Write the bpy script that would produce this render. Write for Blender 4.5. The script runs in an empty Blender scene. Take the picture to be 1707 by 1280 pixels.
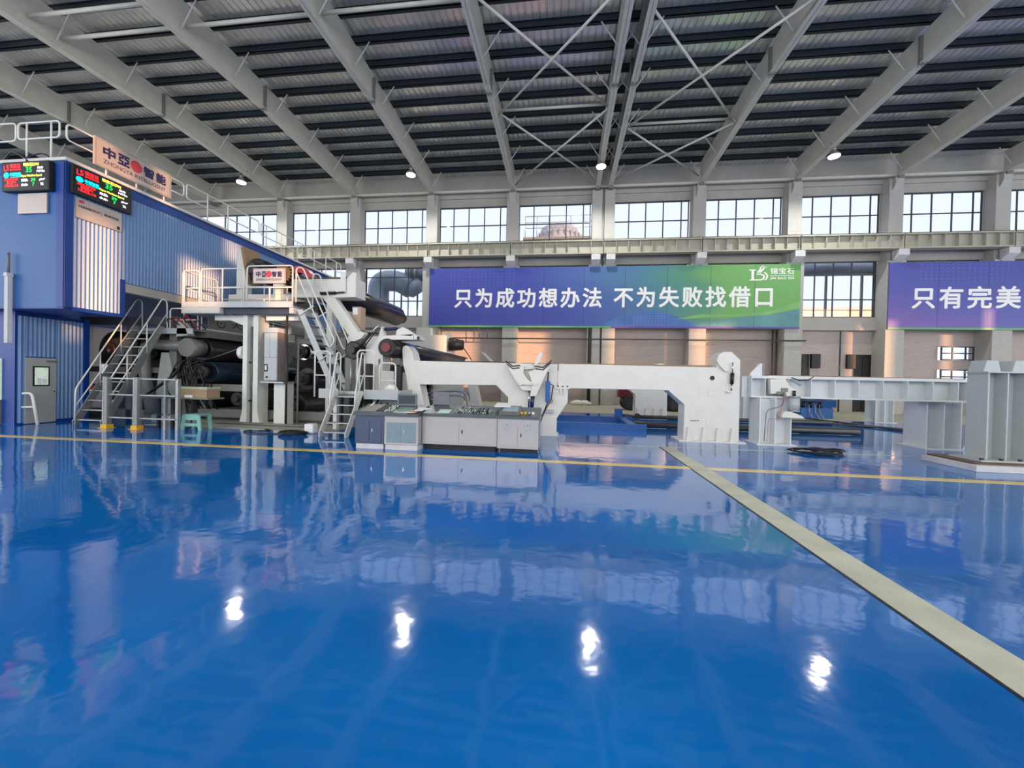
import bpy, math, random
from mathutils import Vector, Matrix
random.seed(7)
S = bpy.context.scene
COL = S.collection

# ------------------------------------------------------------------ camera
cam = bpy.data.cameras.new('camera')
cam.sensor_fit = 'HORIZONTAL'; cam.sensor_width = 36.0
cam.lens = 675.0 / 1707.0 * 36.0
cam.clip_start = 0.05; cam.clip_end = 400
camo = bpy.data.objects.new('camera', cam); COL.objects.link(camo)
def cam_matrix(yaw, pitch, roll, loc):
    y, p, r = map(math.radians, (yaw, pitch, roll))
    f = Vector((-math.sin(y)*math.cos(p), math.cos(y)*math.cos(p), math.sin(p)))
    rt = Vector((math.cos(y), math.sin(y), 0)); up = rt.cross(f)
    r2 = math.cos(r)*rt + math.sin(r)*up; u2 = -math.sin(r)*rt + math.cos(r)*up
    m = Matrix((r2, u2, -f)).transposed().to_4x4(); m.translation = loc
    return m
camo.matrix_world = cam_matrix(7.24, -0.667, 1.235, Vector((0, 0, 1.7)))
S.camera = camo

# ------------------------------------------------------------------ view, world, sun, added fill light
S.view_settings.view_transform = 'Standard'; S.view_settings.look = 'None'
S.view_settings.gamma = 1.0; S.view_settings.use_curve_mapping = False
S.view_settings.exposure = 0.0

W = bpy.data.worlds.new('evening_sky'); S.world = W; W.use_nodes = True
nt = W.node_tree; nt.nodes.clear()
wo = nt.nodes.new('ShaderNodeOutputWorld'); bg = nt.nodes.new('ShaderNodeBackground')
tc = nt.nodes.new('ShaderNodeTexCoord'); sp = nt.nodes.new('ShaderNodeSeparateXYZ')
nt.links.new(tc.outputs['Generated'], sp.inputs[0])
mr = nt.nodes.new('ShaderNodeMapRange'); mr.inputs['From Min'].default_value = -1; mr.inputs['From Max'].default_value = 1
nt.links.new(sp.outputs['Y'], mr.inputs['Value'])
cr = nt.nodes.new('ShaderNodeValToRGB')            # sunset side behind the camera, pale sky ahead
cr.color_ramp.elements[0].position = 0.0; cr.color_ramp.elements[0].color = (2.1, 1.95, 1.8, 1)
cr.color_ramp.elements[1].position = 0.62; cr.color_ramp.elements[1].color = (1.06, 1.12, 1.28, 1)
nt.links.new(mr.outputs[0], cr.inputs[0])
zr = nt.nodes.new('ShaderNodeMapRange'); zr.inputs['From Min'].default_value = -0.06; zr.inputs['From Max'].default_value = 0.02
nt.links.new(sp.outputs['Z'], zr.inputs['Value'])
mx = nt.nodes.new('ShaderNodeMix'); mx.data_type = 'RGBA'
mx.inputs[6].default_value = (0.30, 0.29, 0.28, 1)
nt.links.new(zr.outputs[0], mx.inputs[0]); nt.links.new(cr.outputs[0], mx.inputs[7])
nt.links.new(mx.outputs[2], bg.inputs['Color']); bg.inputs['Strength'].default_value = 1.0
nt.links.new(bg.outputs[0], wo.inputs[0])

sun = bpy.data.lights.new('low_sun', 'SUN'); sun.energy = 6.5; sun.angle = math.radians(0.7); sun.color = (1.0, 0.50, 0.24)
suno = bpy.data.objects.new('low_sun', sun); COL.objects.link(suno)
suno.rotation_euler = Vector((-0.70, 0.70, -0.0955)).to_track_quat('-Z', 'Y').to_euler()

def area(name, loc, direction, sx, sy, power, color):
    l = bpy.data.lights.new(name, 'AREA'); l.shape = 'RECTANGLE'; l.size = sx; l.size_y = sy
    l.energy = power; l.color = color
    o = bpy.data.objects.new(name, l); COL.objects.link(o); o.location = loc
    o.rotation_euler = Vector(direction).to_track_quat('-Z', 'Y').to_euler()
    return o
# added fill panels inside the unseen walls, standing in for daylight
area('window_daylight_lower', (4, -13.6, 6.5), (0, 1, 0.10), 84, 8.0, 7800, (0.99, 0.99, 1.0))
area('window_daylight_upper', (4, -13.6, 13.1), (0, 1, -0.05), 84, 2.6, 2400, (0.99, 0.99, 1.0))
area('hall_end_daylight_east', (47.5, 8, 7.5), (-1, 0, 0.05), 34, 13, 5200, (0.97, 0.98, 1.0))
area('hall_end_daylight_west', (-38, 4, 7.5), (1, 0, 0.05), 24, 13, 2600, (0.97, 0.98, 1.0))

# ------------------------------------------------------------------ materials
def lin(c):
    def f(v):
        v /= 255.0
        return v/12.92 if v <= 0.04045 else ((v+0.055)/1.055)**2.4
    return (f(c[0]), f(c[1]), f(c[2]), 1.0)
MATS = {}
def mat(name, rgb, rough=0.5, metal=0.0, var=0.06, scale=6.0, bump=0.0, bscale=60.0, coat=0.0, emit=0.0, stretch=None):
    if name in MATS: return MATS[name]
    m = bpy.data.materials.new(name); m.use_nodes = True
    n = m.node_tree; b = n.nodes['Principled BSDF']
    c = lin(rgb)
    b.inputs['Roughness'].default_value = rough; b.inputs['Metallic'].default_value = metal
    if coat: b.inputs['Coat Weight'].default_value = coat; b.inputs['Coat Roughness'].default_value = 0.05
    t = n.nodes.new('ShaderNodeTexCoord'); src = t.outputs['Object']
    if stretch:
        mp = n.nodes.new('ShaderNodeMapping'); mp.inputs['Scale'].default_value = stretch
        n.links.new(src, mp.inputs[0]); src = mp.outputs[0]
    if var > 0:
        nz = n.nodes.new('ShaderNodeTexNoise'); nz.inputs['Scale'].default_value = scale; nz.inputs['Detail'].default_value = 5
        n.links.new(src, nz.inputs['Vector'])
        r = n.nodes.new('ShaderNodeValToRGB')
        r.color_ramp.elements[0].position = 0.3; r.color_ramp.elements[1].position = 0.7
        r.color_ramp.elements[0].color = tuple(v*(1-var) for v in c[:3]) + (1,)
        r.color_ramp.elements[1].color = tuple(min(1, v*(1+var)) for v in c[:3]) + (1,)
        n.links.new(nz.outputs[0], r.inputs[0]); n.links.new(r.outputs[0], b.inputs['Base Color'])
    else:
        b.inputs['Base Color'].default_value = c
    if bump > 0:
        n2 = n.nodes.new('ShaderNodeTexNoise'); n2.inputs['Scale'].default_value = bscale; n2.inputs['Detail'].default_value = 4
        n.links.new(src, n2.inputs['Vector'])
        bp = n.nodes.new('ShaderNodeBump'); bp.inputs['Strength'].default_value = bump; bp.inputs['Distance'].default_value = 0.02
        n.links.new(n2.outputs[0], bp.inputs['Height']); n.links.new(bp.outputs[0], b.inputs['Normal'])
    if emit > 0:
        b.inputs['Emission Color'].default_value = c; b.inputs['Emission Strength'].default_value = emit
    MATS[name] = m
    return m
WHITE = mat('machine_white_paint', (226, 223, 214), 0.35, var=0.03, scale=3)
STANDGREY = mat('stand_grey_paint', (182, 188, 187), 0.4, var=0.03)
COOLWHITE = mat('cool_white_paint', (220, 224, 224), 0.4, var=0.03)
RAILW = mat('rail_white_paint', (224, 224, 214), 0.4, var=0.04)
GALV = mat('galvanised_steel', (170, 172, 172), 0.38, 0.75, var=0.1, scale=12)
SCREEN_STEEL = mat('stainless_panel', (182, 178, 176), 0.3, 0.5, var=0.02, stretch=(1, 1, 12))
SLATE = mat('slate_blue_panel', (76, 86, 112), 0.4, 0.1, var=0.05)
GREYBLUE = mat('grey_blue_door', (126, 148, 158), 0.35, 0.2, var=0.06)
DARKTOP = mat('dark_console_top', (92, 102, 106), 0.25, 0.3, var=0.08, scale=20)
COLUMN = mat('concrete_grey_paint', (176, 174, 168), 0.7, var=0.06, bump=0.1)
STEELGREY = mat('rafter_grey_paint', (202, 200, 188), 0.5, var=0.06, scale=2)
TEAL = mat('dark_purlin_primer', (22, 36, 44), 0.6, var=0.15)  # one dark teal colour for all purlins
ROOF = mat('roof_sheet_metal', (236, 233, 224), 0.25, 0.6, var=0.14, scale=0.7)
WALLP = mat('wall_plaster', (170, 167, 160), 0.8, var=0.06, scale=1.5, bump=0.1)
BRICK = mat('rosy_wall_plaster', (184, 172, 166), 0.85, var=0.08, scale=2.5, bump=0.15, stretch=(0.5, 0.5, 4))
CRANE = mat('crane_beam_cream', (178, 174, 158), 0.55, var=0.06)
MULLION = mat('window_frame_dark', (52, 60, 70), 0.5, var=0.05)
BLUEWALL = mat('hood_blue_panel', (16, 86, 148), 0.4, var=0.03, scale=1.2)
BLUECORR = mat('hood_blue_corrugated', (100, 136, 180), 0.36, 0.0, var=0.05)
NAVY = mat('hood_navy_trim', (8, 58, 138), 0.4, var=0.06)
DOORG = mat('door_grey_paint', (172, 172, 166), 0.45, var=0.03)
BLACK = mat('black_rubber', (22, 22, 24), 0.5, var=0.15)
BLACKGLOSS = mat('black_roll_cover', (38, 32, 36), 0.28, var=0.1, scale=3)
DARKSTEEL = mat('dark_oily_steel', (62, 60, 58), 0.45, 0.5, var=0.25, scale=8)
MIDSTEEL = mat('grey_machine_paint', (120, 120, 116), 0.4, 0.1, var=0.12, scale=5)
CHROME = mat('polished_roll_steel', (190, 192, 194), 0.15, 1.0, var=0.05)
RED = mat('red_paint', (176, 30, 36), 0.4, var=0.08)
DARKRED = mat('dark_red_cap', (120, 16, 34), 0.4, var=0.1)
YELLOW = mat('yellow_paint', (226, 176, 40), 0.5, var=0.1)
BLUEP = mat('blue_paint', (22, 92, 168), 0.35, var=0.08)
DKBLUE = mat('dark_blue_cylinder', (26, 34, 84), 0.35, var=0.05)
WOOD = mat('weathered_wood', (150, 122, 92), 0.75, var=0.2, stretch=(3, 20, 20))
CARD = mat('cardboard_brown', (160, 136, 104), 0.8, var=0.08)
GREENPL = mat('mint_green_plastic', (134, 186, 172), 0.4, var=0.03)
PAPER = mat('white_paper', (240, 240, 236), 0.7, var=0.02)
CONC = mat('raw_concrete', (176, 172, 150), 0.85, var=0.1, scale=3, bump=0.2)
CONCW = mat('pale_concrete', (206, 204, 204), 0.8, var=0.06)
BROWNPLATE = mat('rusty_plate', (98, 80, 68), 0.6, 0.2, var=0.2)
SILVERDUCT = mat('silver_duct_cladding', (120, 136, 156), 0.4, 0.35, var=0.1)
TOWERM = mat('tower_grey', (150, 156, 172), 0.6, var=0.08)
PIPEM = mat('dark_grey_pipe', (74, 76, 78), 0.4, 0.3, var=0.15)
SIGNPLATE = mat('brushed_sign_plate', (190, 176, 168), 0.35, 0.35, var=0.04, stretch=(1, 1, 20))
INKBLUE = mat('sign_ink_navy', (34, 30, 78), 0.5, var=0)
INKBLACK = mat('sign_ink_black', (30, 28, 34), 0.5, var=0)
INKRED = mat('sign_ink_red', (196, 58, 78), 0.5, var=0)
TEXTW = mat('banner_white_print', (244, 242, 238), 0.6, var=0)
LEDBLACK = mat('display_black', (18, 20, 24), 0.35, var=0.05)
def led(name, rgb, e=1.0): return mat(name, rgb, 0.5, var=0, emit=e)
LRED, LCYAN, LYEL, LGRN, LWHT = (led('led_red', (255, 40, 52), .9), led('led_cyan', (0, 225, 235), .9), led('led_yellow', (250, 240, 90), .9),
                                 led('led_green', (20, 225, 90), .9), led('led_white', (240, 240, 245), .9))
LAMPGLOW = mat('lamp_lens_glow', (255, 252, 240), 0.4, var=0, emit=12.0)
LITWIN = mat('lit_interior_pane', (214, 232, 206), 0.3, var=0.25, scale=9, emit=0.35)
SUNPOST = mat('cream_box_paint', (190, 160, 138), 0.5, var=0.05)  # warm sunlight on a white post, put into its colour

def glass_mat(name, tint):
    m = bpy.data.materials.new(name); m.use_nodes = True; n = m.node_tree; n.nodes.clear()
    o = n.nodes.new('ShaderNodeOutputMaterial'); mixn = n.nodes.new('ShaderNodeMixShader')
    t = n.nodes.new('ShaderNodeBsdfTransparent'); t.inputs[0].default_value = tint
    g = n.nodes.new('ShaderNodeBsdfGlossy'); g.inputs['Roughness'].default_value = 0.02
    f = n.nodes.new('ShaderNodeLayerWeight'); f.inputs['Blend'].default_value = 0.5
    p = n.nodes.new('ShaderNodeMath'); p.operation = 'POWER'; p.inputs[1].default_value = 4.0
    q = n.nodes.new('ShaderNodeMath'); q.operation = 'MULTIPLY_ADD'; q.inputs[1].default_value = 0.7; q.inputs[2].default_value = 0.03
    n.links.new(f.outputs['Facing'], p.inputs[0]); n.links.new(p.outputs[0], q.inputs[0])
    n.links.new(q.outputs[0], mixn.inputs[0]); n.links.new(t.outputs[0], mixn.inputs[1]); n.links.new(g.outputs[0], mixn.inputs[2])
    n.links.new(mixn.outputs[0], o.inputs[0])
    return m
GLASS = glass_mat('window_glass', (0.95, 0.97, 1.0, 1))
PLEXI = glass_mat('clear_guard_sheet', (0.86, 0.88, 0.88, 1))

def floor_mat():
    m = bpy.data.materials.new('blue_epoxy_floor'); m.use_nodes = True; n = m.node_tree; b = n.nodes['Principled BSDF']
    t = n.nodes.new('ShaderNodeTexCoord')
    nz = n.nodes.new('ShaderNodeTexNoise'); nz.inputs['Scale'].default_value = 0.55; nz.inputs['Detail'].default_value = 6
    n.links.new(t.outputs['Object'], nz.inputs['Vector'])
    r = n.nodes.new('ShaderNodeValToRGB')
    r.color_ramp.elements[0].position = 0.32; r.color_ramp.elements[0].color = (0.0, 0.135, 0.48, 1)
    r.color_ramp.elements[1].position = 0.72; r.color_ramp.elements[1].color = (0.002, 0.185, 0.60, 1)
    n.links.new(nz.outputs[0], r.inputs[0])
    # thin pale scuffs and scratches in the coating
    mp = n.nodes.new('ShaderNodeMapping'); mp.inputs['Scale'].default_value = (1.0, 3.2, 1); mp.inputs['Rotation'].default_value = (0, 0, 0.5)
    n.links.new(t.outputs['Object'], mp.inputs[0])
    s = n.nodes.new('ShaderNodeTexNoise'); s.inputs['Scale'].default_value = 4.2; s.inputs['Detail'].default_value = 8; s.inputs['Roughness'].default_value = .75
    n.links.new(mp.outputs[0], s.inputs['Vector'])
    sr = n.nodes.new('ShaderNodeValToRGB'); sr.color_ramp.elements[0].position = 0.665; sr.color_ramp.elements[1].position = 0.74
    sr.color_ramp.elements[1].color = (.5, .5, .5, 1)
    n.links.new(s.outputs[0], sr.inputs[0])
    mx = n.nodes.new('ShaderNodeMix'); mx.data_type = 'RGBA'; mx.inputs[7].default_value = (0.16, 0.34, 0.60, 1)
    n.links.new(sr.outputs[0], mx.inputs[0]); n.links.new(r.outputs[0], mx.inputs[6])
    n.links.new(mx.outputs[2], b.inputs['Base Color'])
    b.inputs['Roughness'].default_value = 0.065; b.inputs['IOR'].default_value = 1.72
    w = n.nodes.new('ShaderNodeTexNoise'); w.inputs['Scale'].default_value = 1.1; w.inputs['Detail'].default_value = 3
    w2 = n.nodes.new('ShaderNodeTexNoise'); w2.inputs['Scale'].default_value = 6.0; w2.inputs['Detail'].default_value = 2
    n.links.new(t.outputs['Object'], w.inputs['Vector']); n.links.new(t.outputs['Object'], w2.inputs['Vector'])
    ad = n.nodes.new('ShaderNodeMath'); ad.operation = 'MULTIPLY_ADD'; ad.inputs[1].default_value = 0.16
    n.links.new(w2.outputs[0], ad.inputs[0]); n.links.new(w.outputs[0], ad.inputs[2])
    bp = n.nodes.new('ShaderNodeBump'); bp.inputs['Strength'].default_value = 0.4; bp.inputs['Distance'].default_value = 0.019
    n.links.new(ad.outputs[0], bp.inputs['Height']); n.links.new(bp.outputs[0], b.inputs['Normal'])
    return m
FLOORM = floor_mat()

def banner_mat(name, stops, wave):
    """printed banner: colour runs along its length, with a few soft printed wave bands"""
    m = bpy.data.materials.new(name); m.use_nodes = True; n = m.node_tree; b = n.nodes['Principled BSDF']
    b.inputs['Roughness'].default_value = 0.55
    t = n.nodes.new('ShaderNodeTexCoord'); sx = n.nodes.new('ShaderNodeSeparateXYZ'); n.links.new(t.outputs['Generated'], sx.inputs[0])
    nz = n.nodes.new('ShaderNodeTexNoise'); nz.inputs['Scale'].default_value = 1.6; nz.inputs['Detail'].default_value = 2
    n.links.new(t.outputs['Generated'], nz.inputs['Vector'])
    a = n.nodes.new('ShaderNodeMath'); a.operation = 'MULTIPLY_ADD'; a.inputs[1].default_value = wave[0]
    n.links.new(nz.outputs[0], a.inputs[0]); n.links.new(sx.outputs['X'], a.inputs[2])
    z = n.nodes.new('ShaderNodeMath'); z.operation = 'MULTIPLY_ADD'; z.inputs[1].default_value = wave[1]
    n.links.new(sx.outputs['Z'], z.inputs[0]); n.links.new(a.outputs[0], z.inputs[2])
    r = n.nodes.new('ShaderNodeValToRGB'); el = r.color_ramp.elements
    while len(el) < len(stops): el.new(0.5)
    for e, (p, c) in zip(el, stops): e.position = p; e.color = lin(c)
    n.links.new(z.outputs[0], r.inputs[0]); n.links.new(r.outputs[0], b.inputs['Base Color'])
    return m
BAN1 = banner_mat('banner_blue_to_green', [(0.0, (62, 66, 158)), (0.52, (62, 76, 164)), (0.70, (70, 100, 162)), (0.84, (76, 128, 148)), (0.95, (88, 148, 116)), (1.0, (112, 170, 96))], (0.30, 0.10))
BAN2 = banner_mat('banner_blue_to_violet', [(0.0, (146, 106, 168)), (0.35, (118, 94, 170)), (0.6, (84, 86, 168)), (1.0, (60, 72, 160))], (0.55, 0.55))

# ------------------------------------------------------------------ mesh helpers
LOC = {}
def offs(o):
    v = Vector((0, 0, 0))
    while o is not None:
        v += Vector(o.location); o = o.parent
    return v
class MB:
    def __init__(s): s.v = []; s.f = []; s.s = []
    def add(s, vs, fs, smooth=False):
        b = len(s.v); s.v += [tuple(v) for v in vs]
        for f in fs: s.f.append(tuple(i+b for i in f)); s.s.append(smooth)
        return s
    def box(s, x0, y0, z0, x1, y1, z1):
        return s.add([(x0,y0,z0),(x1,y0,z0),(x1,y1,z0),(x0,y1,z0),(x0,y0,z1),(x1,y0,z1),(x1,y1,z1),(x0,y1,z1)],
              [(0,3,2,1),(4,5,6,7),(0,1,5,4),(1,2,6,5),(2,3,7,6),(3,0,4,7)])
    def prism(s, pts, ax, a, b, smooth=False):
        n = len(pts)
        mk = {'y': lambda p, t: (p[0], t, p[1]), 'x': lambda p, t: (t, p[0], p[1]), 'z': lambda p, t: (p[0], p[1], t)}[ax]
        ar = sum(pts[i][0]*pts[(i+1)%n][1]-pts[(i+1)%n][0]*pts[i][1] for i in range(n))
        if ar < 0: pts = pts[::-1]
        if ax == 'y': a, b = max(a, b), min(a, b)
        else: a, b = min(a, b), max(a, b)
        vs = [mk(p, a) for p in pts] + [mk(p, b) for p in pts]
        base = len(s.v); s.v += vs
        s.f.append(tuple(base+i for i in range(n-1, -1, -1))); s.s.append(False)
        s.f.append(tuple(base+n+i for i in range(n))); s.s.append(False)
        for i in range(n):
            j = (i+1) % n; s.f.append((base+i, base+j, base+n+j, base+n+i)); s.s.append(smooth)
        return s
    def tube(s, path, r, n=8, closed=False, caps=True):
        P = [Vector(p) for p in path]; m = len(P); rings = []
        prev = None
        for i in range(m):
            if closed: t = (P[(i+1)%m]-P[i-1])
            else: t = (P[min(i+1,m-1)]-P[max(i-1,0)])
            t.normalize()
            if prev is None:
                u = t.orthogonal().normalized()
            else:
                u = prev - t*prev.dot(t)
                u = u.normalized() if u.length > 1e-6 else t.orthogonal().normalized()
            prev = u; w = t.cross(u)
            rr = r[i] if isinstance(r, (list, tuple)) else r
            rings.append([P[i] + (u*math.cos(2*math.pi*k/n) + w*math.sin(2*math.pi*k/n))*rr for k in range(n)])
        vs = [v for ring in rings for v in ring]; fs = []
        for i in range(m if closed else m-1):
            a = i*n; b = ((i+1) % m)*n
            for k in range(n): fs.append((a+k, a+(k+1)%n, b+(k+1)%n, b+k))
        s.add(vs, fs, True)
        if caps and not closed:
            base = len(s.v)-len(vs)
            s.f.append(tuple(base+k for k in range(n-1, -1, -1))); s.s.append(False)
            s.f.append(tuple(base+(m-1)*n+k for k in range(n))); s.s.append(False)
        return s
    def cyl(s, p, q, r, r2=None, n=20):
        return s.tube([p, q], [r, r if r2 is None else r2], n)
    def bar(s, p, q, w, h):
        """rectangular bar from p to q; w across, h the other way"""
        p, q = Vector(p), Vector(q); t = (q-p).normalized()
        side = t.cross(Vector((0, 0, 1)))
        side = side.normalized() if side.length > 1e-4 else Vector((1, 0, 0))
        up = side.cross(t)
        c = [(-w/2, -h/2), (w/2, -h/2), (w/2, h/2), (-w/2, h/2)]
        vs = [p+side*a+up*b for a, b in c] + [q+side*a+up*b for a, b in c]
        return s.add(vs, [(0,3,2,1),(4,5,6,7),(0,1,5,4),(1,2,6,5),(2,3,7,6),(3,0,4,7)])
    def build(s, name, m, parent=None, bevel=0.0, label=None, loc=None):
        me = bpy.data.meshes.new(name)
        if parent is not None: o0 = offs(parent)
        elif loc is not None: o0 = Vector(loc)
        else:
            xs = [v[0] for v in s.v]; ys = [v[1] for v in s.v]; zs = [v[2] for v in s.v]
            o0 = Vector(((min(xs)+max(xs))/2, (min(ys)+max(ys))/2, min(zs)))
        me.from_pydata([(v[0]-o0.x, v[1]-o0.y, v[2]-o0.z) for v in s.v], [], s.f)
        me.polygons.foreach_set('use_smooth', s.s); me.update()
        me.materials.append(m)
        o = bpy.data.objects.new(name, me); COL.objects.link(o)
        if parent is not None: o.parent = parent
        else: o.location = o0
        if bevel > 0:
            bv = o.modifiers.new('bevel', 'BEVEL'); bv.width = bevel; bv.segments = 2; bv.limit_method = 'ANGLE'; bv.angle_limit = math.radians(50)
        if label: o['label'] = label
        return o
def tag(o, label, cat, group=None, kind=None):
    o['label'] = label; o['category'] = cat
    if group: o['group'] = group
    if kind: o['kind'] = kind
    return o
def struct(o, label, cat):
    return tag(o, label, cat, None, 'structure')
def thing(name, label, cat, loc, group=None):
    o = bpy.data.objects.new(name, None); COL.objects.link(o); o.location = loc; o.empty_display_size = 0.3
    return tag(o, label, cat, group)
def fillet(path, rad, n=5, closed=False):
    P = [Vector(p) for p in path]; out = []; m = len(P)
    for i, p in enumerate(P):
        if not closed and i in (0, m-1): out.append(p); continue
        a = P[i-1]-p; b = P[(i+1) % m]-p
        d = min(rad, a.length*0.49, b.length*0.49)
        p0 = p + a.normalized()*d; p1 = p + b.normalized()*d
        for k in range(n+1):
            t = k/n; out.append(p0*(1-t)**2 + p*2*t*(1-t) + p1*t*t)
    return out
def text_into(mb, body, org, right, up, w, h, bold=0.02, depth=0.004, spacing=1.0, heavy=0.0):
    """lettering as mesh, scaled to fill the box w x h whose lower left corner is org"""
    cu = bpy.data.curves.new('lettering', 'FONT'); cu.body = body; cu.size = 1.0; cu.offset = bold
    cu.resolution_u = 3; cu.space_character = spacing
    ob = bpy.data.objects.new('lettering', cu); COL.objects.link(ob)
    bpy.context.view_layer.update()
    me = bpy.data.meshes.new_from_object(ob.evaluated_get(bpy.context.evaluated_depsgraph_get()))
    COL.objects.unlink(ob); bpy.data.objects.remove(ob); bpy.data.curves.remove(cu)
    vs = [v.co.copy() for v in me.vertices]; fs = [tuple(p.vertices) for p in me.polygons]
    bpy.data.meshes.remove(me)
    if not vs: return mb
    x0 = min(v.x for v in vs); x1 = max(v.x for v in vs); y0 = min(v.y for v in vs); y1 = max(v.y for v in vs)
    org, right, up = Vector(org), Vector(right), Vector(up); nrm = right.cross(up)
    if heavy:
        for du, dv in ((-1, 0), (1, 0), (0, -1), (0, 1), (-.7, -.7), (.7, .7), (-.7, .7), (.7, -.7)):
            mb.add([org + right*((v.x-x0)/max(x1-x0, 1e-5)*w + du*heavy) + up*((v.y-y0)/max(y1-y0, 1e-5)*h + dv*heavy) + nrm*depth*(.8+.02*du+.05*dv) for v in vs], fs)
    front = [org + right*((v.x-x0)/max(x1-x0, 1e-5)*w) + up*((v.y-y0)/max(y1-y0, 1e-5)*h) + nrm*depth for v in vs]
    return mb.add(front, fs)
def ring_poly(cx, cy, r, n=24): return [(cx+r*math.cos(2*math.pi*i/n), cy+r*math.sin(2*math.pi*i/n)) for i in range(n)]
ORD = ['first', 'second', 'third', 'fourth', 'fifth', 'sixth', 'seventh', 'eighth', 'ninth', 'tenth', 'eleventh', 'twelfth', 'thirteenth', 'fourteenth', 'fifteenth', 'sixteenth']
# ================================================================== SETTING
YW = 29.6                       # inner face of the rear wall
X0, X1 = -40.0, 50.0
cols = [-33.9, -27.9, -21.9, -15.9, -9.9, -3.9, 2.5, 8.9, 14.9, 20.9, 26.9, 32.9, 38.9, 44.9]   # column axes; the one at 2.5 is a twin
TWIN = 6
def half(i): return 0.78 if i == TWIN else 0.42
def roof_z(y): return 16.45 + 0.03*(29.8-y)

struct(MB().box(X0, -16, -0.3, X1, 29.0, 0).build('floor', FLOORM), 'glossy blue epoxy floor across the whole hall', 'floor')
struct(MB().box(-7.0, 21.9, 0, X1, 32, 0.012).build('floor', CONC), 'bare beige concrete strip of floor along the rear wall', 'floor')
struct(MB().box(-13.2, 11.3, 0, -6.9, 21.8, 0.012).build('floor', CONC), 'bare concrete floor patch under the dark machine rolls', 'floor')
struct(MB().box(X0, 8.37, 0, X1, 8.60, 0.004).build('trim_1', mat('floor_line_yellow', (250, 212, 118), 0.3, var=0.08, coat=.3)), 'long yellow painted line crossing the blue floor', 'floor line')
st = MB().prism([(2.56, -2), (2.90, -2), (2.90, 11.1), (2.56, 11.1)], 'z', 0, 0.006)
struct(st.build('trim_2', mat('floor_strip_concrete', (206, 206, 184), 0.6, var=0.14, scale=2.2, bump=.1)), 'beige concrete strip running away across the blue floor', 'floor strip')
struct(MB().box(2.535, -2, 0, 2.56, 11.1, 0.005).build('trim_3', INKBLACK), 'thin black joint along the left edge of the beige floor strip', 'floor joint')
struct(MB().prism([(-3.0, 10.97), (14, 11.31), (14, 11.36), (-3.0, 11.02)], 'z', 0, 0.005).build('trim_4', CONCW), 'thin white line on the floor in front of the white frames', 'floor line')

# ---- rear wall: bands between the window rows, parapet, plaster infill below
w = MB()
w.box(X0, YW, 14.44, X1, YW+.3, 16.8).box(X0, YW-.12, 15.0, X1, YW, 15.5)
w.box(X0, YW, 10.02, X1, YW+.3, 11.76).box(X0, YW, 5.5, X1, YW+.3, 6.3)
w.box(X0, YW-.1, 5.42, X1, YW, 5.62)
struct(w.build('wall_back', WALLP), 'pale grey rear wall bands above and between the window rows', 'wall')
w = MB()
w.box(X0, YW+.3, 0, 15.7, YW+.55, 5.5).box(16.6, YW+.3, 0, 19.3, YW+.55, 5.5).box(20.5, YW+.3, 0, 24.3, YW+.55, 5.5).box(26.3, YW+.3, 0, X1, YW+.55, 5.5)
w.box(15.7, YW+.3, 3.85, 16.6, YW+.55, 5.5).box(19.3, YW+.3, 3.85, 20.5, YW+.55, 5.5)
w.box(24.3, YW+.3, 4.45, 26.3, YW+.55, 5.5).box(24.3, YW+.3, 2.95, 26.3, YW+.55, 3.55).box(24.3, YW+.3, 0, 26.3, YW+.55, 2.0)
for z in (1.2, 2.4, 3.6, 4.8): w.box(X0, YW+.27, z, 15.7, YW+.3, z+.05)
struct(w.build('wall_back', BRICK), 'rosy plaster wall below the banner between the lower columns', 'wall')
# unseen wall behind the camera, openings shaped to place the sun patches
yf = -14.4
def pierced(mb, plane, c, u0, u1, holes):
    """wall slab with rectangular openings; holes = (u0, u1, z0, z1) sorted along u"""
    def bx(a, b, za, zb):
        if b-a < 1e-4 or zb-za < 1e-4: return
        mb.box(a, c, za, b, c+.3, zb) if plane == 'y' else mb.box(c, a, za, c+.3, b, zb)
    u = u0
    for a, b, *hs in holes:
        bx(u, a, 0, 18); z = 0
        for za, zb in hs: bx(a, b, z, za); z = zb
        bx(a, b, z, 18); u = b
    bx(u, u1, 0, 18)
    return mb
w = pierced(MB(), 'y', yf, X0, 50, [(9.3, 9.75, (6.2, 7.0)), (10.2, 11.5, (6.2, 9.7), (10.9, 12.5)), (11.5, 12.0, (10.9, 11.8)), (12.4, 13.3, (11.0, 12.5)), (13.4, 15.2, (7.4, 9.7)), (15.3, 16.5, (10.5, 11.4)), (16.6, 17.9, (6.5, 8.7)), (28.6, 31.5, (7.4, 9.4)), (34.4, 37.7, (6.3, 11.3)), (39.6, 43.0, (6.3, 11.3)), (45.9, 47.5, (6.3, 11.3))])
struct(w.build('wall_front', WALLP), 'grey wall behind the viewpoint with window openings for the low sun', 'wall')
struct(pierced(MB(), 'x', 50, yf, 29.9, [(-13.0, -10.3, (6.0, 11.2)), (-1.4, -.5, (6.0, 10.0)), (4.2, 4.9, (6.0, 10.0))]).build('wall_right', WALLP), 'grey end wall of the hall far beyond the right edge', 'wall')  # unseen wall put in to block sun, slots shaped for its patches
struct(MB().box(X0-.3, yf, 0, X0, 29.9, 18).build('wall_left', WALLP), 'grey end wall of the hall far behind the hood', 'wall')

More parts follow.
